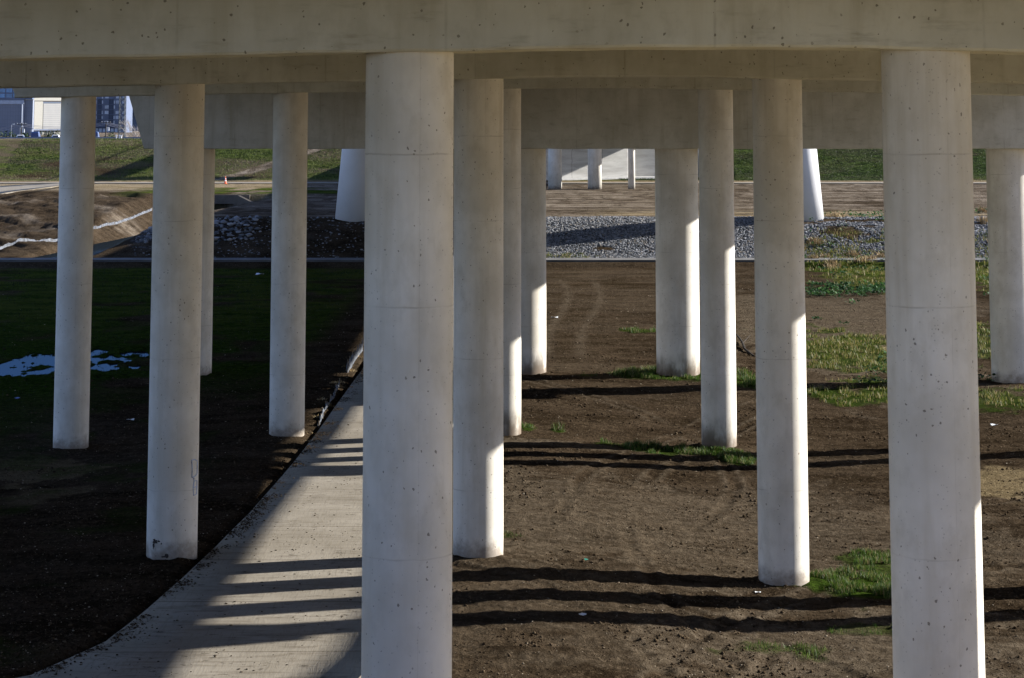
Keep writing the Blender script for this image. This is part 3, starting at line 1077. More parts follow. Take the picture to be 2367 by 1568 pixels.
n = 9000
y = 43.5 + rng.random(n) ** 1.3 * 60
e = rng.random(n)
side = np.where(rng.random(n) < .8, np.abs(rng.normal(0, .22, n)), rng.random(n) * 4.6)
x = path_left(y) + .02 + side
k = rng.random(n) < ss(fbm(x * 1.2, y * .8, 105, 3), .40, .60) + .06
x, y = x[k], y[k]
stones('path_debris', x, y, .010 + .026 * rng.random(len(x)) ** 3, tone_mat('path_crumbs', [(0, (.02, .014, .009)), (.7, (.05, .036, .023)), (1, (.10, .08, .055))]), 'crumbs of soil spilled along the edge of the footpath', 'soil', .5, .1, z=smooth_ground(x, y) + .05)
x, y = soil_pts(34000, 43.5, 110)
k = rng.random(len(x)) < .75 * ss(fbm(x * .55, y * .55, 103, 3), .48, .66)
x, y = x[k], y[k]
stones('earth_lumps', x, y, (.016 + .034 * rng.random(len(x)) ** 2.5) * (y / 55) ** .4, tone_mat('earth_lump', [(0, (.03, .021, .013)), (.7, (.06, .043, .027)), (1, (.10, .075, .048))]), 'lumps of broken brown earth lying loose on the bare soil', 'soil', .8, .2)
x, y = soil_pts(90000, 43.5, 150)
clump = fbm(x * .9, y * .9, 101, 3)
k = rng.random(len(x)) < ss(clump, .35, .62) + .12
x, y = x[k], y[k]
stones('soil_clods', x, y, (.008 + .020 * rng.random(len(x)) ** 4) * (y / 55) ** .4, M_grit, 'crumbs of earth and pale pebbles scattered over the bare soil', 'soil', .7, .15)


# ------------------------------------------------------------------ grass, weeds, straw
def blades(name, x, y, h, wd, mat, label, cat, lean=.5, z=None, tone=None):
    n = len(x)
    z = (ground(x, y) if z is None else z) - .02
    a = rng.random(n) * 6.283
    b = rng.random(n) * 6.283
    l = lean * h * (.3 + .9 * rng.random(n))
    dx, dy = np.cos(a) * wd / 2, np.sin(a) * wd / 2
    lx, ly = np.cos(b) * l, np.sin(b) * l
    v = np.stack([
        np.stack([x - dx, y - dy, z], -1), np.stack([x + dx, y + dy, z], -1),
        np.stack([x + dx * .8 + lx * .35, y + dy * .8 + ly * .35, z + h * .6], -1),
        np.stack([x - dx * .8 + lx * .35, y - dy * .8 + ly * .35, z + h * .6], -1),
        np.stack([x + lx, y + ly, z + h], -1)], 1).reshape(-1, 3)
    i = (np.arange(n) * 5)[:, None]
    f = np.concatenate([i + np.array([[0, 1, 2]]), i + np.array([[0, 2, 3]]), i + np.array([[3, 2, 4]])])
    tone = rng.random(n) if tone is None else tone
    return tag(arrays(name, v, f, mat, {'tone': np.repeat(tone, 5)}), label, cat, kind='stuff')


def leafmat(name, stops):
    m = tone_mat(name, stops, .55, .1)
    t = m.node_tree
    b = t.nodes['Principled BSDF']
    b.inputs['Specular IOR Level'].default_value = .15
    tr = t.nodes.new('ShaderNodeBsdfTranslucent')
    src = b.inputs['Base Color'].links[0].from_socket
    t.links.new(src, tr.inputs[0])
    mx = t.nodes.new('ShaderNodeMixShader')
    mx.inputs[0].default_value = .35
    out = t.nodes['Material Output']
    t.links.new(b.outputs[0], mx.inputs[1])
    t.links.new(tr.outputs[0], mx.inputs[2])
    t.links.new(mx.outputs[0], out.inputs[0])
    return m


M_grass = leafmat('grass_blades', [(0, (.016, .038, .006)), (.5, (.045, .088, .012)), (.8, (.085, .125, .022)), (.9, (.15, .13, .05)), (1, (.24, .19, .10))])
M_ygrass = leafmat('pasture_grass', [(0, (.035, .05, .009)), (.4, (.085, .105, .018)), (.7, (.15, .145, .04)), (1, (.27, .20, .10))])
M_weed = leafmat('weed_leaves', [(0, (.012, .035, .012)), (.6, (.03, .075, .022)), (1, (.07, .14, .04))])
M_straw = tone_mat('straw', [(0, (.20, .13, .06)), (.6, (.38, .28, .15)), (1, (.52, .43, .28))])


def fill(n, y0, y1, x0f, x1f, thr=.35, powr=1):
    """random points where the grass mask is strong"""
    y = y0 + rng.random(n) * (y1 - y0)
    x = x0f + rng.random(n) * (x1f - x0f)
    g = grass_mask(x, y)
    k = (g > thr * .4) & (rng.random(n) < g ** 1.7)
    k &= fbm(x * 1.9, y * 1.5, 111, 3) > .49
    return x[k], y[k]


def near(px0, px1, py0, py1):
    a, b, c, d = at(px0, py1, -.3), at(px1, py1, -.3), at(px0, py0, -.3), at(px1, py0, -.3)
    return min(a[1], b[1]), max(c[1], d[1]), min(a[0], c[0]), max(b[0], d[0])


xs, ys = [], []
for args, n in ((near(1780, 2200, 1270, 1420), 60000), (near(1400, 1780, 1000, 1075), 42000), (near(1330, 1800, 860, 912), 36000), (near(1400, 1530, 765, 785), 4000), (near(1050, 1330, 980, 1010), 5000),
                (near(1650, 2367, 1430, 1568), 30000), (near(1047, 1250, 1290, 1310), 3000)):
    x, y = fill(n, *args)
    xs.append(x); ys.append(y)
x, y = np.concatenate(xs), np.concatenate(ys)
sz = .55 + .9 * fbm(x * 1.1, y * 1.1, 121, 2)
h = (.05 + .13 * rng.random(len(x))) * sz ** 1.6 * 1.3 * (y / 55) ** .25
h = h * (.45 + .55 * grass_mask(x, y))
blades('grass', x, y, h, .014 * (y / 55) ** .8, M_grass, 'bright green winter grass growing in tufts around the column feet', 'grass')
xs, ys = [], []
for args, n in ((near(1850, 2367, 765, 935), 60000), (near(1750, 2367, 598, 700), 40000), (near(1255, 1400, 600, 612), 4000), (near(2240, 2367, 690, 770), 10000)):
    x, y = fill(n, *args, thr=.3)
    xs.append(x); ys.append(y)
x, y = np.concatenate(xs), np.concatenate(ys)
h = (.07 + .15 * rng.random(len(x))) * (y / 90) ** .5
blades('pasture', x, y, h, .03 * (y / 100), M_ygrass, 'yellow green pasture grass in the sunny field at right', 'grass')
n = 16000
x = 20 + rng.random(n) * 34
y = 174 + rng.random(n) * 9
k = rng.random(n) < ss(fbm(x * .5, y * .7, 67), .45, .62) * (1 - .5 * ss(y, 178, 183))
x, y = x[k], y[k]
blades('bank_grass', x, y, .10 + .22 * rng.random(len(x)), .06, M_ygrass, 'grass creeping over the foot of the gravel bank at right', 'grass')
# shaded pasture on the left with reeds standing in the puddle
xs, ys = [], []
for args, n in ((near(-60, 840, 600, 900), 60000), (near(-60, 340, 900, 1080), 14000)):
    x, y = fill(n, *args, thr=.3)
    xs.append(x); ys.append(y)
x, y = np.concatenate(xs), np.concatenate(ys)
pn = 1500
ang, rr = rng.random(pn) * 6.28, rng.random(pn) ** .5
px_, py_ = PUD[0] + np.cos(ang) * rr * 5.4, PUD[1] + np.sin(ang) * rr * 6.5
k = fbm(px_ * 1.3, py_ * 1.0, 131, 3) > .46
x, y = np.concatenate([x, px_[k]]), np.concatenate([y, py_[k]])
M_dgrass = leafmat('shade_darkened_grass', [(0, (.006, .013, .003)), (.6, (.012, .026, .006)), (1, (.03, .036, .014))])  # grass colours darkened to carry the shade of the bridge
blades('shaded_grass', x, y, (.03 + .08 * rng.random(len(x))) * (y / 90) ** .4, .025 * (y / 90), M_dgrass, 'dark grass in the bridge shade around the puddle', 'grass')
# coarse tufts on the levee and creek banks
n = 120000
x = np.where(rng.random(n) < .6, -66 + rng.random(n) * 50, 14 + rng.random(n) * 60)
y = 288.5 + rng.random(n) * 19
k = (rng.random(n) < grass_mask(x, y)) & (pale_mask(x, y)[1] < .3)
x, y = x[k], y[k]
nz = fbm(x * .08, y * .35, 141, 3)
tn = np.clip(rng.random(len(x)) * .6 + (nz - .40) * 1.6 + np.where(x < 0, .22, -.40), 0, 1)
M_lev = leafmat('levee_grass', [(0, (.018, .028, .010)), (.35, (.04, .058, .016)), (.65, (.10, .13, .025)), (.85, (.13, .13, .05)), (1, (.14, .11, .07))])
blades('levee_grass', x, y, .05 + .14 * rng.random(len(x)), .055, M_lev, 'rough winter grass covering the levee slope', 'grass', tone=tn)

# broad leaved weeds
xs, ys, hs = [], [], []


def clump(cx, cy, r, n, hgt):
    a, q = rng.random(n) * 6.28, rng.random(n) ** .6 * r
    xs.append(cx + np.cos(a) * q)
    ys.append(cy + np.sin(a) * q)
    hs.append(hgt * (.3 + .7 * rng.random(n)) * (1 - .4 * q / r))


for q in range(75):
    px, py = 1870 + rng.random() * 190, 662 + rng.random() * 26 + (8 if rng.random() < .3 else 0)
    c = at(px, py, -.3)
    clump(c[0], c[1], .35 + .3 * rng.random(), 26, .45)
for px, py, r, hh, n in ((1945, 642, .8, .6, 60), (2040, 872, .9, .9, 90), (2010, 885, .8, .4, 50), (2045, 850, .4, 1.1, 40), (2275, 880, .6, .5, 60), (2290, 650, .8, .5, 60), (2300, 690, .8, .4, 60), (1765, 610, .6, .5, 30), (1890, 745, .3, .3, 20), (1950, 755, .3, .3, 20), (2030, 631, .6, .4, 30), (1975, 708, .4, .3, 20)):
    c = at(px, py, -.3)
    clump(c[0], c[1], r, n, hh)
# on the riprap
for q in range(150):
    c = at(1850 + rng.random() * 620, 528 + rng.random() * 55, 1.0)
    clump(c[0], c[1], .5 + .4 * rng.random(), 18, .35)
x, y, h = map(np.concatenate, (xs, ys, hs))
n = len(x)
z0 = ground(x, y) + h * .75
a, el = rng.random(n) * 6.28, rng.random(n) * 1.2 - .2
L = .10 + .12 * rng.random(n) * (y / 120)
ux = np.stack([np.cos(a) * np.cos(el), np.sin(a) * np.cos(el), np.sin(el)], -1) * L[:, None]
wv = np.stack([-np.sin(a), np.cos(a), 0 * a], -1) * (L * .45)[:, None]
P0 = np.stack([x, y, z0], -1)
v = np.stack([P0, P0 + ux * .5 + wv, P0 + ux, P0 + ux * .5 - wv], 1).reshape(-1, 3)
f = (np.arange(n) * 4)[:, None] + np.array([[0, 1, 2, 3]])
tag(arrays('weeds', v, f, M_weed, {'tone': np.repeat(rng.random(n), 4)}), 'dark leafy weeds spreading low over the field and the stony bank', 'weeds', kind='stuff')

# straw tufts on the gravel bank, as dry clumps
xs, ys, hs = [], [], []
for px, py in ((1885, 560), (1880, 575), (1905, 572), (1930, 548), (1975, 565), (1990, 580), (2012, 568), (2035, 566), (1955, 571), (2010, 577), (1812, 566), (1830, 560), (1826, 573), (2270, 495), (2275, 552), (2300, 560), (1845, 562), (1922, 582)):
    c = at(px, py, .9 if py > 520 else 2.4)
    clump(c[0], c[1], .4 + .4 * rng.random(), 170, .75)
for px, py in ((824, 818), (803, 840), (783, 878), (775, 880), (790, 887), (745, 915), (764, 925), (735, 950), (727, 985), (720, 1000), (826, 805), (812, 850)):
    c = at(px, py, .1)
    clump(c[0], c[1], .16 + .16 * rng.random(), 60, .16)
x, y, h = map(np.concatenate, (xs, ys, hs))
blades('dry_grass', x, y, h, .022 * (y / 100), M_straw, 'tufts of straw coloured dead grass on the gravel bank and by the path', 'dry grass', lean=.9)


# ------------------------------------------------------------------ silt fences
def fabric_material():
    t = NT('silt_fabric', .7, .3)
    P = t.geo()
    n = t.noise(t.scale(P, (1.5, 1.5, .4)), 1.8, 4, .7)
    t.col(t.mix(t.ramp(n, .35, .65), (.03, .034, .042), (.105, .115, .135)))
    return t.m


M_fab = fabric_material()
M_wood = flat('weathered_stake', (.20, .15, .10), .9, .2, .3, 6)


def fence(pts, hgt, step, label, sag=.3, n_=8):
    t = thing('silt_fence', label, 'silt fence', (0, 0, 0), group='silt fences')
    P = np.array(pts, float)
    d = np.concatenate([[0], np.cumsum(np.hypot(*np.diff(P, axis=0).T))])
    n = int(d[-1] / step)
    rs = random.Random(int(d[-1] * 7))
    mb = MB()
    vs_, fs_ = [], []
    k = 0
    for i in range(n * n_ + 1):
        s = i / n_ * step
        if s > d[-1]: break
        x, y = np.interp(s, d, P[:, 0]), np.interp(s, d, P[:, 1])
        fr = (i % n_) / n_
        dip = 4 * fr * (1 - fr) * sag * hgt * (.4 + .6 * _h(np.array([i // n_]), np.array([3]), 7)[0])
        g = gz(x, y)
        off = .03 * math.sin(i * 1.7) * hgt
        vs_ += [(x + off, y - .25 * hgt, g - .02), (x + .06 * math.sin(i * 2.9), y, g + (hgt - dip) * .55), (x - off, y + .1, g + hgt - dip)]
        if k:
            b = (k - 1) * 3
            fs_ += [(b, b + 3, b + 4, b + 1), (b + 1, b + 4, b + 5, b + 2)]
        k += 1
    mb.add(vs_, fs_)
    fo = mb.build('fabric', M_fab, t)
    sm = fo.modifiers.new('thick', 'SOLIDIFY')
    sm.thickness = .012
    for i in range(n + 1):
        s = i * step
        x, y = np.interp(s, d, P[:, 0]), np.interp(s, d, P[:, 1])
        g = gz(x, y)
        m2 = MB()
        tx = .08 * (rs.random() - .5)
        m2.tube([(x, y + .03, g - .3), (x + tx, y + .05, g + hgt * 1.12)], .02, 5)
        m2.build('stake', M_wood, t)
    return t


def onbank(px, py):
    """walk the view ray down to the terrain"""
    best = None
    for z in np.linspace(2.6, -.8, 70):
        x, y = at(px, py, z)
        if float(smooth_ground(np.array([x]), np.array([y]))[0]) >= z - .03: return (x, y)
    return at(px, py, 0)


fence([onbank(px, py) for px, py in ((-60, 584), (0, 576), (70, 566), (133, 553), (217, 534), (270, 522), (310, 507), (352, 489))], .29, 2.3, 'long white silt fence sagging along the brown creek bank')
fence([at(px, py, .15) for px, py in ((838, 800), (822, 822), (808, 845), (800, 858))], .5, 1.6, 'torn silt fence beside the footpath near the sunlit straw', sag=.5)
fence([at(px, py, .15) for px, py in ((784, 880), (772, 905), (748, 935), (733, 975))], .22, 1.6, 'collapsed end of silt fence lying in shade beside the path', sag=.9)

# ------------------------------------------------------------------ culvert
cv = thing('culvert', 'concrete box culvert with sloping wing wall where the creek comes out', 'culvert', (0, 240.3, 0))
M_culv = flat('culvert_concrete', (.10, .085, .068), .9, .2, .2, .8)
xd = float(ditch_x(240))
mb = MB()
mb.box(xd - 4.5, xd - 1.5, 0, .5, -1.2, 2.45)
mb.box(xd + 1.5, xd + 3.2, 0, .5, -1.2, 2.45)
mb.box(xd - 1.5, xd + 1.5, 0, .5, 1.5, 2.45)
mb.build('headwall', M_culv, cv)
mb = MB(); mb.box(xd - 1.7, xd + 1.7, 6, 6.2, -1.2, 2.0); mb.build('mouth_shade', flat('culvert_dark', (.03, .03, .03)), cv)  # dark plate stands in for the shade inside the culvert
for sg in (-1, 1):
    mb = MB()
    xa, xb_ = xd + sg * 1.9, xd + sg * 6.4
    mb.add([(xa, -.01, -1.2), (xb_, -5.5, -1.2), (xb_, -5.5, .7), (xa, -.01, 2.4), (xa + sg * .3, -.01, -1.2), (xb_ + sg * .3, -5.5, -1.2), (xb_ + sg * .3, -5.5, .7), (xa + sg * .3, -.01, 2.4)],
           [(0, 1, 2, 3), (7, 6, 5, 4), (3, 2, 6, 7), (1, 5, 6, 2), (0, 3, 7, 4)])
    mb.build('wing_wall', M_culv, cv)

# ------------------------------------------------------------------ traffic cone, litter, branch
M_or = flat('cone_orange', (.75, .12, .03), .5, .4, .05)
M_wh = flat('reflective_white', (.75, .75, .75), .4, .4, .03)
cx_, cy_ = at(521, 425, 2.56)
cn = thing('traffic_cone', 'orange traffic cone with white bands standing beside the levee trail', 'cone', (cx_, cy_, gz(cx_, cy_)))
mb = MB(); mb.box(-.2, .2, -.2, .2, .0, .05); mb.build('base', M_or, cn)
mb = MB(); mb.tube([(0, 0, .05), (0, 0, .9)], [.15, .035], 16); mb.build('body', M_or, cn)
for z0, z1 in ((.35, .48), (.58, .68)):
    mb = MB(); r_ = lambda z: .15 - .115 * (z - .05) / .85 + .004
    mb.tube([(0, 0, z0), (0, 0, z1)], [r_(z0), r_(z1)], 16); mb.build('band', M_wh, cn)

M_plas = flat('white_plastic_scrap', (.7, .72, .75), .4, .5, .1)
M_teal = flat('teal_plastic', (.02, .22, .18), .4, .5, .1)
M_bag = flat('blue_wrapper', (.08, .15, .5), .4, .5, .1)
LIT = [(1282, 739, .22, M_plas, 'white plastic scrap on the soil between the two wheel tracks'),
       (601, 628, .35, M_plas, 'pale plastic bag in the shaded grass left of the slender columns'),
       (1347, 1456 + 8, .10, M_plas, 'small white crumpled paper on the soil nearest the camera'),
       (1354, 1332, .08, M_teal, 'teal bottle cap scrap at the edge of a column shadow'),
       (1752, 1364, .08, M_plas, 'white scrap lying at the foot of the right sunlit column'),
       (302, 950, .16, M_plas, 'flat pale wrapper in the shade below the puddle'),
       (40, 911, .12, M_bag, 'bluish wrapper in the dark grass at the left edge'),
       (2297, 957, .16, M_plas, 'pale plastic piece on soil by the rightmost column')]
rs = random.Random(3)
for px, py, s, m, lab in LIT:
    x, y = at(px, py, -.1)
    z = gz(x, y)
    mb = MB()
    vs_ = []
    for j in range(5):
        for i in range(5):
            vs_.append(((i / 4 - .5) * s * 1.6 + rs.uniform(-.1, .1) * s, (j / 4 - .5) * s * 1.3 + rs.uniform(-.1, .1) * s, (.35 * math.sin(i * 1.1 + px) * math.cos(j * .9) + .35 + rs.uniform(0, .08)) * s * .4))
    mb.add(vs_, [(j * 5 + i, j * 5 + i + 1, (j + 1) * 5 + i + 1, (j + 1) * 5 + i) for j in range(4) for i in range(4)])
    o = mb.build('litter', m, None, loc=(x, y, z + .01))
    sm = o.modifiers.new('thick', 'SOLIDIFY'); sm.thickness = .004
    tag(o, lab, 'litter')
# dead branch lying on the soil
M_bark = flat('dead_bark', (.035, .028, .022), .95, .1, .3, 5)
mb = MB()
bp = [at(px, py, -.2) for px, py in ((1700, 775), (1708, 790), (1716, 800), (1722, 812), (1740, 822), (1752, 825))]
mb.tube([(x, y, gz(x, y) + .08 + .1 * math.sin(i)) for i, (x, y) in enumerate(bp)], [.03, .05, .06, .06, .05, .03], 6)
x, y = bp[2]; x2, y2 = at(1735, 790, -.2)
mb.tube([(x, y, gz(x, y) + .1), (x2, y2, gz(x2, y2) + .3)], [.04, .012], 5)
tag(mb.build('fallen_branch', M_bark), 'dark fallen branch on the soil between two slender columns', 'branch')

# ------------------------------------------------------------------ beyond the levee: barrier, cars, poles, trees, buildings


def X(px, Y): return (px - CX) * Y / FD * .999


def Zp(py, Y): return atY(0, py, Y)[1]


M_bar = flat('shaded_barrier_concrete', (.16, .19, .24), .7, .3, .2, 1)  # blue-grey of the unlit concrete face is put into the colour
br = thing('crash_barrier', 'low dark barrier running along the levee crest', 'barrier', (0, 315, 7.4))
mb = MB(); mb.box(-75, -38, 0, .12, .02, .36); mb.build('rail', M_bar, br)
for k in range(10):
    mb = MB(); mb.box(-74 + k * 4, -73.85 + k * 4, .13, .3, -.1, .45); mb.build('post', M_bar, br)
GPO = 'white posts on the levee crest'
for i, px in enumerate((275.5, 283, 287)):
    t = thing('marker_post', ('white marker post on the levee crest, first from the left' if i == 0 else 'white marker post on the crest inside the lattice mast' if i == 1 else 'rightmost white marker post on the levee crest'), 'post', (X(px, 313), 313, 7.45), group=GPO)
    mb = MB(); mb.tube([(0, 0, 0), (.02, 0, .62)], .08, 8); mb.build('stem', M_wh, t)
    mb = MB(); mb.box(-.12, .12, -.05, .05, .45, .6); mb.build('reflector', M_wh, t)

# cars, seen end-on over the crest
M_glass = NT('dark_glass', .1, .5).col((.02, .025, .03)).m
M_tyre = flat('tyre', (.02, .02, .02), .9)
M_lamp = flat('tail_lamp', (.4, .02, .02), .3)


def car(px, Y, paint, label, hgt=1.5, wd=1.8, ln=4.4, van=False):
    t = thing('van' if van else 'car', label, 'van' if van else 'car', (X(px, Y), Y, 4.62), rz=R(8), group='vehicles parked behind the levee')
    prof = [(-ln / 2, .3), (-ln / 2, .95 if not van else 1.1), (-ln * .40, hgt * .62), (-ln * .28, hgt), (ln * .12, hgt), (ln * .30, hgt * .64), (ln / 2, hgt * .55), (ln / 2, .3)]
    if van: prof = [(-ln / 2, .3), (-ln / 2, hgt * .96), (-ln * .46, hgt), (ln * .25, hgt), (ln * .38, hgt * .55), (ln / 2, hgt * .48), (ln / 2, .3)]
    mb = MB()
    n = len(prof)
    for sgn in (-1, 1): pass
    vs_ = []
    for sx, inn in ((-1, 1), (1, 1)):
        for (yy, zz) in prof:
            k = wd / 2 * (1 if zz < hgt * .66 else .80)
            vs_.append((sx * k, yy, zz))
    mb.add(vs_, [tuple(range(n)), tuple(range(n, 2 * n))[::-1]] + [(k, n + k, n + (k + 1) % n, (k + 1) % n) for k in range(n)])
    mb.build('body', paint, t, bevel=.08)
    mb = MB(); mb.add([(-wd * .36, -ln * .405 - .02, hgt * .66), (wd * .36, -ln * .405 - .02, hgt * .66), (wd * .33, -ln * .30 - .02, hgt * .95), (-wd * .33, -ln * .30 - .02, hgt * .95)], [(0, 1, 2, 3)])
    g = mb.build('rear_window', M_glass, t); g.modifiers.new('t', 'SOLIDIFY').thickness = .02
    for sx in (-1, 1):
        for yy in (-ln * .32, ln * .32):
            mb = MB(); mb.tube([(sx * (wd / 2 - .2), yy, .33), (sx * (wd / 2 + .01), yy, .33)], .33, 14); mb.build('wheel', M_tyre, t)
        mb = MB(); mb.box(sx * wd * .40 - .12, sx * wd * .40 + .12, -ln / 2 - .03, -ln / 2 + .05, .7, .9); mb.build('tail_light', M_lamp, t)


M_wcar = flat('white_car_paint', (.75, .76, .78), .25, .6, .02)
M_bcar = flat('blue_car_paint', (.01, .04, .15), .3, .6, .05)
car(56, 520, M_wcar, 'white car roof showing over the levee crest left of the blue van')
car(137, 522, M_wcar, 'white car roof half hidden by the leftmost slender column')
car(90, 520, M_bcar, 'blue van parked in front of the white building', 2.25, 2.0, 5.2, True)
car(226, 524, M_bcar, 'dark blue van beside the apartment block', 2.2, 2.0, 5.2, True)

# power poles and wires
M_pole = flat('dark_timber_pole', (.05, .045, .04), .9, .2, .2)
M_lpole = flat('galvanised_pole', (.45, .48, .52), .5, .5, .1)
M_wire = flat('cable', (.30, .30, .33), .6, .3, .1)
poles = []
for px, pt, lab in ((57.5, 285, 'dark timber power pole left of the white building'), (251.5, 281, 'dark timber power pole with pale transformers before the apartments')):
    x, z = X(px, 600), Zp(pt, 600)
    t = thing('power_pole', lab, 'power pole', (x, 600, 2.5), group='power poles beyond the levee')
    mb = MB(); mb.tube([(0, 0, -1), (0, 0, z - 2.5)], [.2, .14], 8); mb.build('pole', M_pole, t)
    mb = MB(); mb.box(-1.3, 1.3, -.06, .06, z - 2.85, z - 2.7); mb.build('crossarm', M_pole, t)
    for q in (-1.1, -.4, .4, 1.1):
        mb = MB(); mb.tube([(q, 0, z - 2.7), (q, 0, z - 2.5)], .06, 6); mb.build('insulator', M_lpole, t)
    for q in (.35, .75):
        mb = MB(); mb.tube([(q, -.2, z - 5.0), (q, -.2, z - 4.0)], .17, 10); mb.build('transformer', M_lpole, t)
    poles.append((x, z))
wr = thing('power_line', 'slack pale cables strung between the power poles', 'cables', (0, 600, 0))
pp = [(X(-140, 600), Zp(300, 600))] + poles + [(X(420, 600), Zp(296, 600))]
for dz in (-.05, -.35, -.75):
    for (xa, za), (xb_, zb_) in zip(pp[:-1], pp[1:]):
        pts = []
        for k in range(13):
            t_ = k / 12
            pts.append((xa + (xb_ - xa) * t_, 0, za + (zb_ - za) * t_ + dz - 1.2 * 4 * t_ * (1 - t_)))
        mb = MB(); mb.tube(pts, .035, 4); mb.build('cable', M_wire, wr)
for px, pt, lab in ((34.5, 287, 'pale street lamp left of the dark power pole'), (54.5, 293, 'short pale street lamp right beside the dark power pole'), (80, 298, 'street lamp before the corner of the white building')):
    Yl = 560
    x, z = X(px, Yl), Zp(pt, Yl)
    t = thing('street_lamp', lab, 'street lamp', (x, Yl, 4.6), group='street lamps beyond the levee')
    mb = MB(); mb.tube([(0, 0, 0), (0, 0, z - 4.9), (.15, 0, z - 4.65), (.4, 0, z - 4.6)], .05, 6); mb.build('pole', M_lpole, t)
    mb = MB(); mb.box(.2, .65, -.1, .1, z - 4.72, z - 4.52); mb.build('lamp_head', M_lpole, t)

# lattice mast
mt = thing('lattice_mast', 'dark steel lattice mast rising before the apartment block', 'mast', (X(288, 500), 500, 4.6))
M_steel = flat('dark_steel', (.035, .045, .055), .6, .4, .1)
hw, H = .62, 15.0
for sx in (-1, 1):
    for sy in (-1, 1):
        mb = MB(); mb.tube([(sx * hw, sy * hw, -.5), (sx * hw * .9, sy * hw * .9, H)], .085, 6); mb.build('leg', M_steel, mt)
mb = MB()
for k in range(12):
    z0, z1 = k * 1.25, (k + 1) * 1.25
    for sy in (-1, 1):
        mb.tube([(-hw, sy * hw, z0), (hw, sy * hw, z1)], .035, 4)
        mb.tube([(hw, sy * hw, z0), (-hw, sy * hw, z1)], .035, 4)
        mb.tube([(sy * hw, -hw, z0), (sy * hw, hw, z1)], .035, 4)
mb.build('bracing', M_steel, mt)

# trees
M_twig = flat('pale_bare_branches', (.38, .34, .31), .9, .2, .2, 2)
M_brush = flat('russet_twigs', (.20, .13, .10), .9, .2, .3, 2)
M_leafd = tone_mat('evergreen_leaves', [(0, (.02, .035, .02)), (.7, (.05, .08, .04)), (1, (.10, .12, .06))])


def bare_tree(x, y, z, h, label, mat, seed, spread=.5, n0=5):
    rs = random.Random(seed)
    t = thing('bare_tree', label, 'tree', (x, y, z))
    tr = MB(); tr.tube([(0, 0, -.3), (.05, 0, h * .22), (.0, 0, h * .42)], [h * .022, h * .018, h * .014], 7); tr.build('trunk', mat, t)
    cr = MB()

    def grow(p, d, l, r, lev):
        q = p + d * l * .5 + Vector((rs.uniform(-.1, .1), rs.uniform(-.1, .1), 0)) * l
        e = p + d * l
        cr.tube([p, q, e], [r, r * .8, r * .55], 4, False)
        if lev == 0: return
        for _ in range(rs.choice((2, 3, 3))):
            nd = (d + Vector((rs.uniform(-1, 1), rs.uniform(-1, 1), rs.uniform(-.25, .6))) * spread * 1.3).normalized()
            grow(e if rs.random() < .7 else q, nd, l * rs.uniform(.6, .85), r * .58, lev - 1)
    for k in range(n0):
        a = 6.28 * k / n0 + rs.random()
        grow(Vector((0, 0, h * rs.uniform(.2, .42))), Vector((math.cos(a) * spread, math.sin(a) * spread, .9)).normalized(), h * .24, h * .010, 4)
    cr.build('crown', mat, t)
    return t


bare_tree(X(319, 430), 430, 4.5, 6.6, 'pale leafless tree behind the levee left of the big cap beam', M_twig, 4)
bare_tree(X(300, 470), 470, 4.5, 4.6, 'smaller leafless tree just right of the lattice mast', M_twig, 9)
bare_tree(X(344, 420), 420, 4.5, 5.2, 'leafless reddish tree at the slanted end of the cap beam', M_brush, 14)
# brush: a thicket of thin russet twigs
n = 5200
x = X(322, 400) + rng.normal(0, 2.3, n)
y = 400 + rng.random(n) * 8
k = np.abs(x - X(325, 400)) < 3.4
x, y = x[k], y[k]
hh = (.9 + 1.6 * rng.random(len(x))) * (1 - .25 * np.abs(x - X(325, 400)) / 3.4)
blades('brush', x, y, hh, .03, tone_mat('brush_twigs', [(0, (.13, .09, .075)), (1, (.34, .25, .22))]), 'russet leafless thicket behind the levee crest', 'bushes', lean=.5, z=np.full(len(x), 4.9))


def bush(x, y, z, rx, h, label, seed, n=500):
    r2 = np.random.default_rng(seed)
    t = thing('bush', label, 'bush', (x, y, z), group='bushes at the foot of the buildings')
    p = r2.normal(0, 1, (n, 3))
    p /= np.linalg.norm(p, axis=1)[:, None]
    p *= (r2.random(n) ** .4)[:, None] * (1 + .3 * np.sin(p[:, :1] * 5 + seed))
    p = p * np.array([rx, rx, h * .5]) + np.array([0, 0, h * .5])
    a = r2.normal(0, 1, (n, 3)) * .22
    b = r2.normal(0, 1, (n, 3)) * .22
    v = np.stack([p, p + a, p + b], 1).reshape(-1, 3)
    o = arrays('crown', v, np.arange(n * 3).reshape(-1, 3), M_leafd, {'tone': np.repeat(r2.random(n), 3)}, parent=t)
    mb = MB(); mb.tube([(0, 0, -.2), (0, 0, h * .6)], .08, 6); mb.build('trunk', M_bark, t)


for i, (px, pt, rx, lab) in enumerate(((8, 307, 2.0, 'green bush at the left picture edge below the grey building'), (22, 309, 1.5, 'low olive bush second from the left edge'), (36, 305, 1.3, 'dark bush behind the pale street lamp'),
                                       (66, 306, 1.0, 'narrow dark evergreen beside the power pole'), (121, 303, 2.2, 'rounded bush before the white building'), (136, 305, 1.8, 'dark bush before the white building by the column'),
                                       (262, 308, 2.6, 'grey green bush at the foot of the apartment block'))):
    Yb = 640
    zt = Zp(pt, Yb)
    bush(X(px, Yb), Yb, 1.0, rx, zt - 1.0, lab, 20 + i, 900)


# buildings
def panel_material(name, a, b, line, sx, sz, lw=.08):
    t = NT(name, .6, .4)
    raw, v = t.obj()
    x, y, z = t.xyz(raw)
    hx = t.math('PINGPONG', x, sx)
    hz = t.math('PINGPONG', z, sz)
    m_ = t.math('MAXIMUM', t.ramp(hx, 0, lw, 1, 0), t.ramp(hz, 0, lw, 1, 0))
    n = t.noise(v, .3, 3)
    t.col(t.mix(m_, t.mix(n, a, b), line))
    return t.m


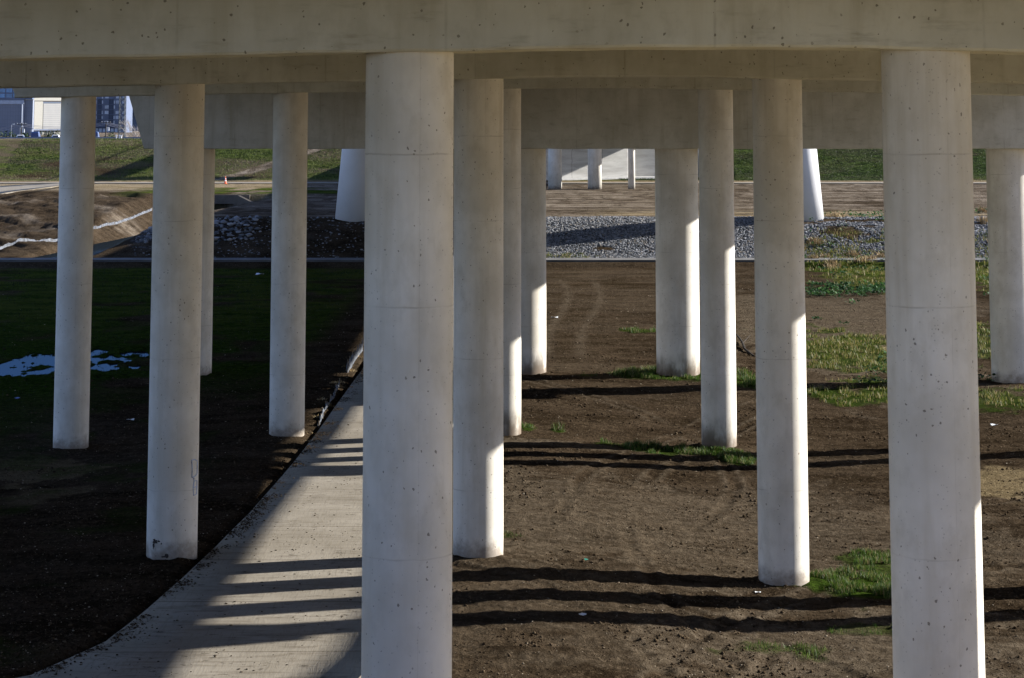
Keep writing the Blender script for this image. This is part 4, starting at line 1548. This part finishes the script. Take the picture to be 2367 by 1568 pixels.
M_gp = panel_material('hazed_grey_panels', (.13, .15, .20), (.16, .18, .235), (.10, .115, .155), .6, .9)  # panel greys lifted to put pale blue haze into the colour
M_light = flat('pale_trim', (.32, .36, .44), .6)
M_cream = flat('cream_render', (.27, .262, .235), .8, .2, .04)
M_screen = panel_material('white_screen', (.11, .115, .12), (.16, .165, .17), (.22, .215, .205), .35, .45, .2)
M_navy = flat('hazed_blue_cladding', (.085, .11, .175), .5, .4, .15)  # lightened so that distance haze is part of this blue
M_pane = NT('window_pane', .12, .6).col((.05, .08, .13)).m
M_curt = flat('curtained_window', (.30, .35, .43), .4, .5, .25, .6)

Y = 1020
g = thing('building', 'grey blue warehouse with gridded wall panels and a pale cornice', 'building', (X(86, Y), Y, 1))
k = Y / FD
x0 = -(86 + 150) * k
zt = Zp(229, Y) - 1
mb = MB(); mb.box(x0, -24 * k, 0, 4, 0, zt - .2); mb.build('wall', M_gp, g)
mb = MB(); mb.box(-24 * k + .01, -5 * k, 1.2, 4, 0, zt - .5); mb.build('wing', M_gp, g)
mb = MB(); mb.box(x0, -24 * k, -.35, -.01, Zp(241, Y) - 1, Zp(232.5, Y) - 1); mb.build('cornice', M_light, g)
mb = MB(); mb.box(x0, -5 * k, -.1, 4, zt - .19, zt + .6); mb.build('roof', M_navy, g)
mb = MB(); mb.tube([(-28 * k, -.4, 0), (-28 * k, -.4, Zp(240, Y) - 1.2)], .28, 8); mb.build('downpipe', M_light, g)
mb = MB(); mb.box(x0, -24 * k, -.06, -.01, 3.9, 4.1); mb.build('ledge', M_navy, g)

Y = 1180
k = Y / FD
g = thing('building', 'blue glass office tower above the grey warehouse', 'building', (X(-70, Y), Y, 1))
mb = MB(); mb.box(-20, 140 * k, 0, 30, 0, 40); mb.build('wall', M_navy, g)
for fl in range(9):
    for q in range(14):
        xa = -19 + q * 3.6
        if xa > 140 * k - 3: break
        mb = MB(); mb.box(xa, xa + 3.0, -.12, -.01, 12 + fl * 3, 14.3 + fl * 3)
        mb.build('window', flat('blue_glazing', (.08, .19, .36), .25, .6, .25, .4) if (fl + q) == 0 else bpy.data.materials['blue_glazing'], g)

Y = 1057
k = Y / FD
ang = R(52)
g = thing('building', 'white sunlit building with a gridded screen and dark window band', 'building', (X(84, Y), Y, 1), rz=ang)
zt = Zp(220, Y) - 1
Zl = lambda py: Zp(py, Y) - 1


def ux(px):  # distance along the turned face for a pixel column
    tt = (px - CX) / FD
    X0 = X(84, Y)
    return (tt * Y - X0) / (math.cos(ang) - tt * math.sin(ang))


mb = MB(); mb.box(0, 30, 1.0, 14, 0, zt); mb.build('wall', M_cream, g)
mb = MB(); mb.box(ux(88.5), ux(108), .4, .99, Zl(299), Zl(234.5)); mb.build('blank_panel', M_cream, g)
mb = MB(); mb.box(ux(109.5), 29.5, .5, .99, Zl(299), Zl(239.5)); mb.build('screen', M_screen, g)
mb = MB(); mb.box(ux(109), 29.5, .7, .99, Zl(239.3), Zl(233.2)); mb.build('window', M_pane, g)
mb = MB(); mb.box(-.2, 30, .0, .99, Zl(233), zt + .1); mb.build('parapet', M_cream, g)
mb = MB(); mb.box(ux(87), ux(88.3), .8, .99, Zl(299), Zl(233.2)); mb.build('recess', M_navy, g)
mb = MB(); mb.box(-.1, 30, -.3, .99, Zl(302), Zl(299.3)); mb.build('canopy', M_navy, g)
for px in (84, 86):
    mb = MB(); mb.tube([(ux(px), .2, Zl(302)), (ux(px), .2, Zl(233.2))], .2, 8); mb.build('pillar', M_wh, g)
for px in (99, 106, 118, 126, 134):
    mb = MB(); mb.box(ux(px), ux(px + 1.2), .3, .8, 0, Zl(302.2)); mb.build('window', M_pane, g)

Y = 1200
k = Y / FD
g = thing('building', 'slate blue apartment block with recessed balconies and rows of windows', 'building', (X(215, Y), Y, 1))
W_ = (297 - 215) * k
mb = MB(); mb.box(0, W_, 0, 20, 0, 30); mb.build('wall', M_navy, g)
M_rec = flat('balcony_shadow', (.035, .048, .08), .7)
M_bw = flat('apartment_bay', (.08, .105, .16), .6)
for px0, px1 in ((231, 241), (257, 268)):
    mb = MB(); mb.box((px0 - 215) * k, (px1 - 215) * k, -.25, -.01, Zp(286, Y) - 1, Zp(229, Y) - 1); mb.build('balcony_shade', M_rec, g)  # dark slab stands in for shade in the recessed balconies
for fl, py in enumerate((283, 271.5, 260, 247.5, 236, 224, 212)):
    z = Zp(py, Y) - 1
    for px0, px1 in ((222, 229), (240.5, 243.5), (248, 256.5), (268.5, 271), (273, 280.5), (288, 295)):
        mb = MB(); mb.box((px0 - 215) * k, (px1 - 215) * k, -.20, -.02, z - .9, z + .75)
        mb.build('window', M_curt if (fl * 7 + int(px0)) % 3 else M_bw, g)
    mb = MB(); mb.box((230 - 215) * k, (269 - 215) * k, -.6, -.26, z - 1.35, z - 1.15); mb.build('balcony', M_bw, g)
mb = MB(); mb.box(0, W_, -.4, -.01, Zp(297, Y) - 1, Zp(293, Y) - 1); mb.build('canopy', M_rec, g)
for q in range(9):
    mb = MB(); mb.box(.6 + q * 2.1, 2.0 + q * 2.1, -.12, -.02, .3, 2.3); mb.build('shopfront', M_curt, g)

Y = 1320
k = Y / FD
g = thing('building', 'pale blue block with a dark window and a skybridge right of the mast', 'building', (X(284, Y), Y, 1))
mb = MB(); mb.box(0, 110 * k, 0, 20, 0, Zp(231, Y) - 1); mb.build('wall', M_bw, g)
mb = MB(); mb.box(20 * k, 110 * k, 1, 20, Zp(231, Y) - .99, 34); mb.build('tower', M_bw, g)
mb = MB(); mb.box(1.5 * k, 20 * k, -.3, -.01, Zp(255, Y) - 1, Zp(232, Y) - 1); mb.build('window', M_rec, g)
for q in range(9):
    xa = (22 + q * 3.6) * k
    mb = MB(); mb.box(xa, xa + .5, -.3, -.01, Zp(257, Y) - 1, 30); mb.build('mullion', M_light, g)
mb = MB(); mb.box(12 * k, 110 * k, -3, -.31, Zp(265, Y) - 1, Zp(261, Y) - 1); mb.build('skybridge', M_rec, g)
print('verts', sum(len(o.data.vertices) for o in bpy.data.objects if o.type == 'MESH'))
